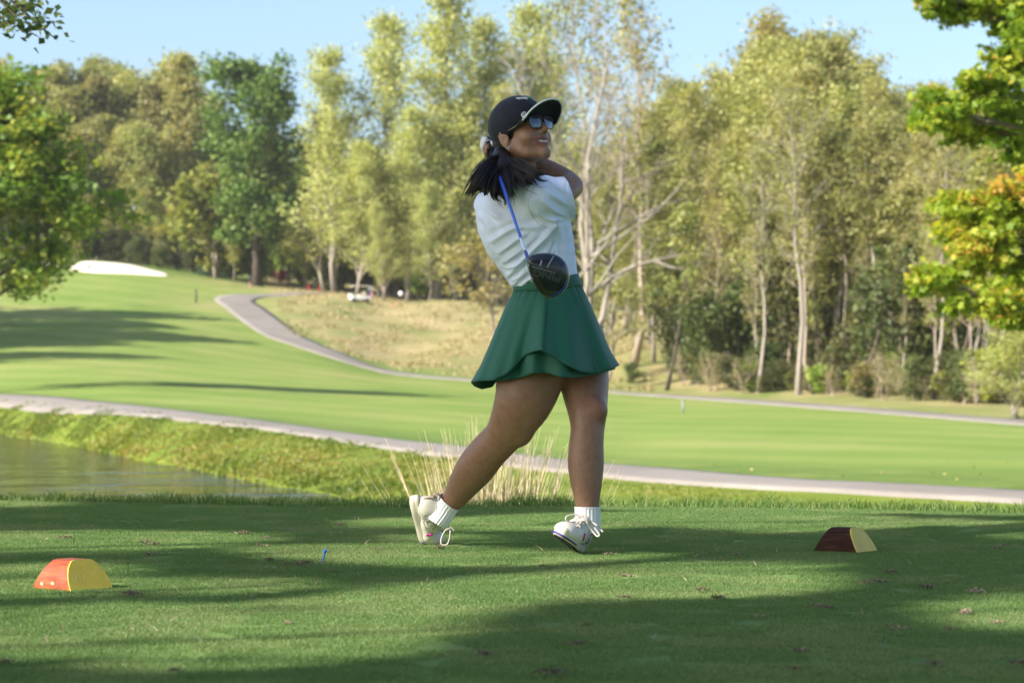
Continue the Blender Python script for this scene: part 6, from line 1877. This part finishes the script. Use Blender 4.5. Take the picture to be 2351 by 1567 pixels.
for cl in range(64):                                   # tufts whose locks run together towards a tip
    f = rh.uniform(0, len(BUN) - 1.001); i_ = int(f); w_ = f - i_
    P = BUN[i_] * (1 - w_) + BUN[i_ + 1] * w_
    e = rh.uniform(.50, 1.04)
    if 5.6 < f < 7.2: e = rh.uniform(.45, .78)
    if f < 1.6 or f > 7.9: e = rh.uniform(.72, 1.08)
    C0 = bez(P, 26)[: max(10, int(26 * min(1, e)))]; n0 = len(C0); tt = np.linspace(0, 1, n0)
    T_ = np.gradient(C0, axis=0); nn = np.stack([-T_[:, 1], T_[:, 0]], 1); nn /= np.linalg.norm(nn, axis=1)[:, None] + 1e-9
    ph1, fr1, am1 = rh.uniform(0, 6.3), rh.uniform(3.0, 6.5), rh.uniform(3, 7.5)
    C0 = C0 + nn * (rh.normal(0, 3.0) + am1 * np.sin(tt * fr1 + ph1) * (.15 + tt))[:, None]
    C0[:, 1] += tt ** 2 * rh.uniform(-7, 6)
    full = tt * e
    d0 = rh.normal(0, .012); wid = rh.uniform(4, 8.5)
    for k in range(24):
        a_, b2 = rh.normal(0, 1), rh.normal(0, 1)
        C = C0 + nn * (a_ * wid * np.sin(np.pi * np.clip(.1 + .88 * tt, 0, 1)) ** .8 * (1.15 - .6 * tt) * .7)[:, None]
        dep = -.072 - .108 * np.sin(np.minimum(1, full * 1.3) * math.pi / 2) - .032 * np.sin(np.clip(full, 0, 1) * math.pi) + d0 + b2 * .007 * (1 - .7 * tt)
        q0 = rh.integers(0, 5); q1 = n0 - rh.integers(0, 4)
        t2 = np.linspace(0, 1, q1 - q0)
        mb.tube(np.array([G(x, y, d) for (x, y), d in zip(C[q0:q1], dep[q0:q1])]), rh.uniform(.0007, .0019) * np.minimum(1, .35 + t2 * 4) * (1 - t2 ** 2.4) + .0002, 4, flat=.6)
for k in range(46):                                    # loose fine hairs
    f = rh.uniform(0, len(BUN) - 1.001); i_ = int(f); w_ = f - i_
    C = bez(BUN[i_] * (1 - w_) + BUN[i_ + 1] * w_, 16); tt = np.linspace(0, 1, 16)
    C = C + rh.normal(0, 7, 2) * tt[:, None] + np.column_stack([5 * np.sin(tt * 6 + k), 5 * np.cos(tt * 5 + k)]) * tt[:, None]
    mb.tube(np.array([G(x, y, -.06 - .13 * min(1, t * 1.5)) for (x, y), t in zip(C, tt)]), .00045, 3)
mobj("hair_locks", mb, m_hair, parent=pt)

# --- white glove on the left hand
m_glove = plain("white_glove", (.74, .74, .72), .6, .05, 60)
gv = SDF(A_ - .12, A_ + .14, .0034)
gv.chain(*gch([(1132, 352, .20, 17), (1122, 342, .17, 17), (1116, 334, .155, 15)]), k=.008)
hand(gv, .0, 1, .05)
gv.chain([grip_pt(.01, 2.9, .026), grip_pt(.06, 3.0, .026)], [.019, .017], .008)
V, Q = gv.mesh(); pobj("glove", relax(V, Q, 1, .4), Q, m_glove)

# ------------------------------------------------------------------ the club she holds
m_shaft = plain("blue_shaft", (.025, .10, .55), .25, .08, 10, .6, coat=.5)
m_shaftw = plain("pale_shaft_band", (.62, .70, .80), .3, .05)
m_grip = plain("black_grip", (.02, .02, .02), .8)
m_head, nt, b = mat_new("black_gloss_club")
b.inputs["Base Color"].default_value = (.008, .009, .012, 1); b.inputs["Roughness"].default_value = .28; b.inputs["Coat Weight"].default_value = .5; b.inputs["Coat Roughness"].default_value = .1
m_headblue = plain("blue_club_edge", (.010, .035, .24), .25, .05, coat=.5)
m_bar = plain("grey_club_bar", (.24, .26, .32), .3, .05)
m_letter = plain("grey_letters", (.052, .060, .055), .4, .05)
m_face = plain("pale_face_edge", (.30, .31, .36), .35)
cb = np.array(A_); club = thing("golf_club", "driver with blue shaft and black head hanging down the golfer's back", "golf club", tuple(cb))
def cobj(name, mb, m, smooth=True, parent=None): return obj(name, mb.mesh(name, m, smooth, off=cb), parent or club)
Ls = np.linalg.norm(B_ - A_); sp = lambda s: A_ + SD * s
mb = MB(); mb.tube(np.array([sp(s) for s in np.linspace(-.03, .26, 10)]), np.linspace(.0135, .0095, 10), 12); cobj("grip", mb, m_grip)
mb = MB(); mb.tube(np.array([sp(s) for s in np.linspace(.26, Ls * .845, 10)]), np.linspace(.0072, .0052, 10), 12); cobj("shaft", mb, m_shaft)
mb = MB(); mb.tube(np.array([sp(s) for s in np.linspace(Ls * .845, Ls * .945, 6)]), .0053, 12); cobj("shaft_band", mb, m_shaftw)
mb = MB(); mb.tube(np.array([sp(s) for s in np.linspace(Ls * .945, Ls * 1.02, 6)]), np.linspace(.0062, .0075, 6), 12); cobj("hosel", mb, m_headblue)
HD = -.87
OUT = [(1209, 594), (1217, 587), (1236, 582), (1262, 581), (1284, 588), (1299, 602), (1307, 622), (1307, 642), (1299, 662), (1284, 676), (1266, 683), (1250, 681), (1237, 669), (1226, 652), (1217, 634), (1211, 613)]
C = bez(OUT + OUT[:1], 65)[:-1]; ctr = np.array([1260, 632.0])
V, F, n = [], [], 64
prof_ = [(.02, -.022), (.30, -.0215), (.60, -.019), (.82, -.014), (.93, -.007), (.99, .003), (1.0, .012), (.97, .024), (.86, .038), (.65, .048), (.35, .054), (.03, .056)]
for s, dpt in prof_:
    for x, y in ctr + (C - ctr) * s:
        tilt = (x - 1260) * .00030 + (y - 632) * .00012      # the sole is turned a little away on the right
        V.append(G(x, y, HD + dpt + tilt))
for i_ in range(len(prof_) - 1):
    for k in range(n): F.append((i_ * n + k, (i_ + 1) * n + k, (i_ + 1) * n + (k + 1) % n, i_ * n + (k + 1) % n))
F.append(tuple(range(n))); F.append(tuple((len(prof_) - 1) * n + k for k in range(n))[::-1])
mb = MB(); mb.add(V, F); chd = cobj("club_head", mb, m_head)
def sole_pt(x, y, lift=.0012):
    s = np.linalg.norm(np.array([x, y]) - ctr) / (np.linalg.norm(C[np.argmin(np.abs(np.arctan2(*(C - ctr).T[::-1]) - math.atan2(y - ctr[1], x - ctr[0])))] - ctr) + 1e-6)
    d = np.interp(s, [p[0] for p in prof_[:7]], [p[1] for p in prof_[:7]])
    return G(x, y, HD + d + (x - 1260) * .00030 + (y - 632) * .00012 - lift)
def strip(name, pts_, r_, m, lift=.0008, flat=.25, n_=14):
    mb = MB(); mb.tube(np.array([sole_pt(x, y, lift) for x, y in bez(pts_, n_)]), r_, 6); return cobj(name, mb, m, parent=chd)
strip("blue_edge", [(1302, 640), (1296, 657), (1283, 670), (1268, 677)], .0036, m_headblue, -.0005)
strip("sole_bar", [(1244, 598), (1240, 611)], .0034, m_bar, -.0010, n_=4)
strip("sole_bar", [(1271, 588), (1262, 604), (1256, 614)], .0030, m_bar, -.0012, n_=6)
strip("sole_groove", [(1222, 612), (1248, 619), (1276, 627)], .0009, m_face, 0)
strip("face_edge", [(1213, 604), (1216, 625), (1224, 642)], .0026, m_face, 0)
mb = MB(); a = np.linspace(0, 2 * np.pi, 20); mb.tube(np.array([sole_pt(1291 + 5 * math.cos(t), 606 + 4.4 * math.sin(t), .0006) for t in a]), .0007, 5, cap=False); mb.tube(np.array([sole_pt(1291 + 2.2 * math.cos(t), 606 + 1.9 * math.sin(t), .0006) for t in a]), .0006, 5, cap=False); cobj("weight_screw", mb, m_letter, parent=chd)
# lettering on the sole, upside down as it hangs
cu = bpy.data.curves.new("sole_lettering", 'FONT'); cu.body = "PING"; cu.align_x = 'CENTER'; cu.align_y = 'CENTER'; cu.size = 1.0; cu.offset = .03
tmp = bpy.data.objects.new("sole_lettering", cu); COL.objects.link(tmp)
bpy.context.view_layer.update()
tme = bpy.data.meshes.new_from_object(tmp.evaluated_get(bpy.context.evaluated_depsgraph_get()))
bpy.data.objects.remove(tmp)
tv_ = np.array([v.co[:] for v in tme.vertices]); tv_ -= (tv_.max(0) + tv_.min(0)) / 2
wd = tv_[:, 0].max() - tv_[:, 0].min(); ht = tv_[:, 1].max() - tv_[:, 1].min()
exx = np.array([-63, -17.0]); exx /= np.linalg.norm(exx); eyy = np.array([-exx[1] * -1, 0]) * 0 + np.array([exx[1], -exx[0]])
eyy = np.array([-.26, .965])
px_ = np.array([1255.0, 632.5]) + np.outer(tv_[:, 0] / wd * 66, exx) + np.outer(tv_[:, 1] / ht * 17, eyy)
for v, (x, y) in zip(tme.vertices, px_): v.co = Vector(sole_pt(x, y, .0012) - cb)
tme.materials.clear(); tme.materials.append(m_letter)
obj("sole_lettering", tme, chd)

# every child mesh is stored relative to its parent's base
print("things:", len([o for o in COL.objects if o.parent is None]))
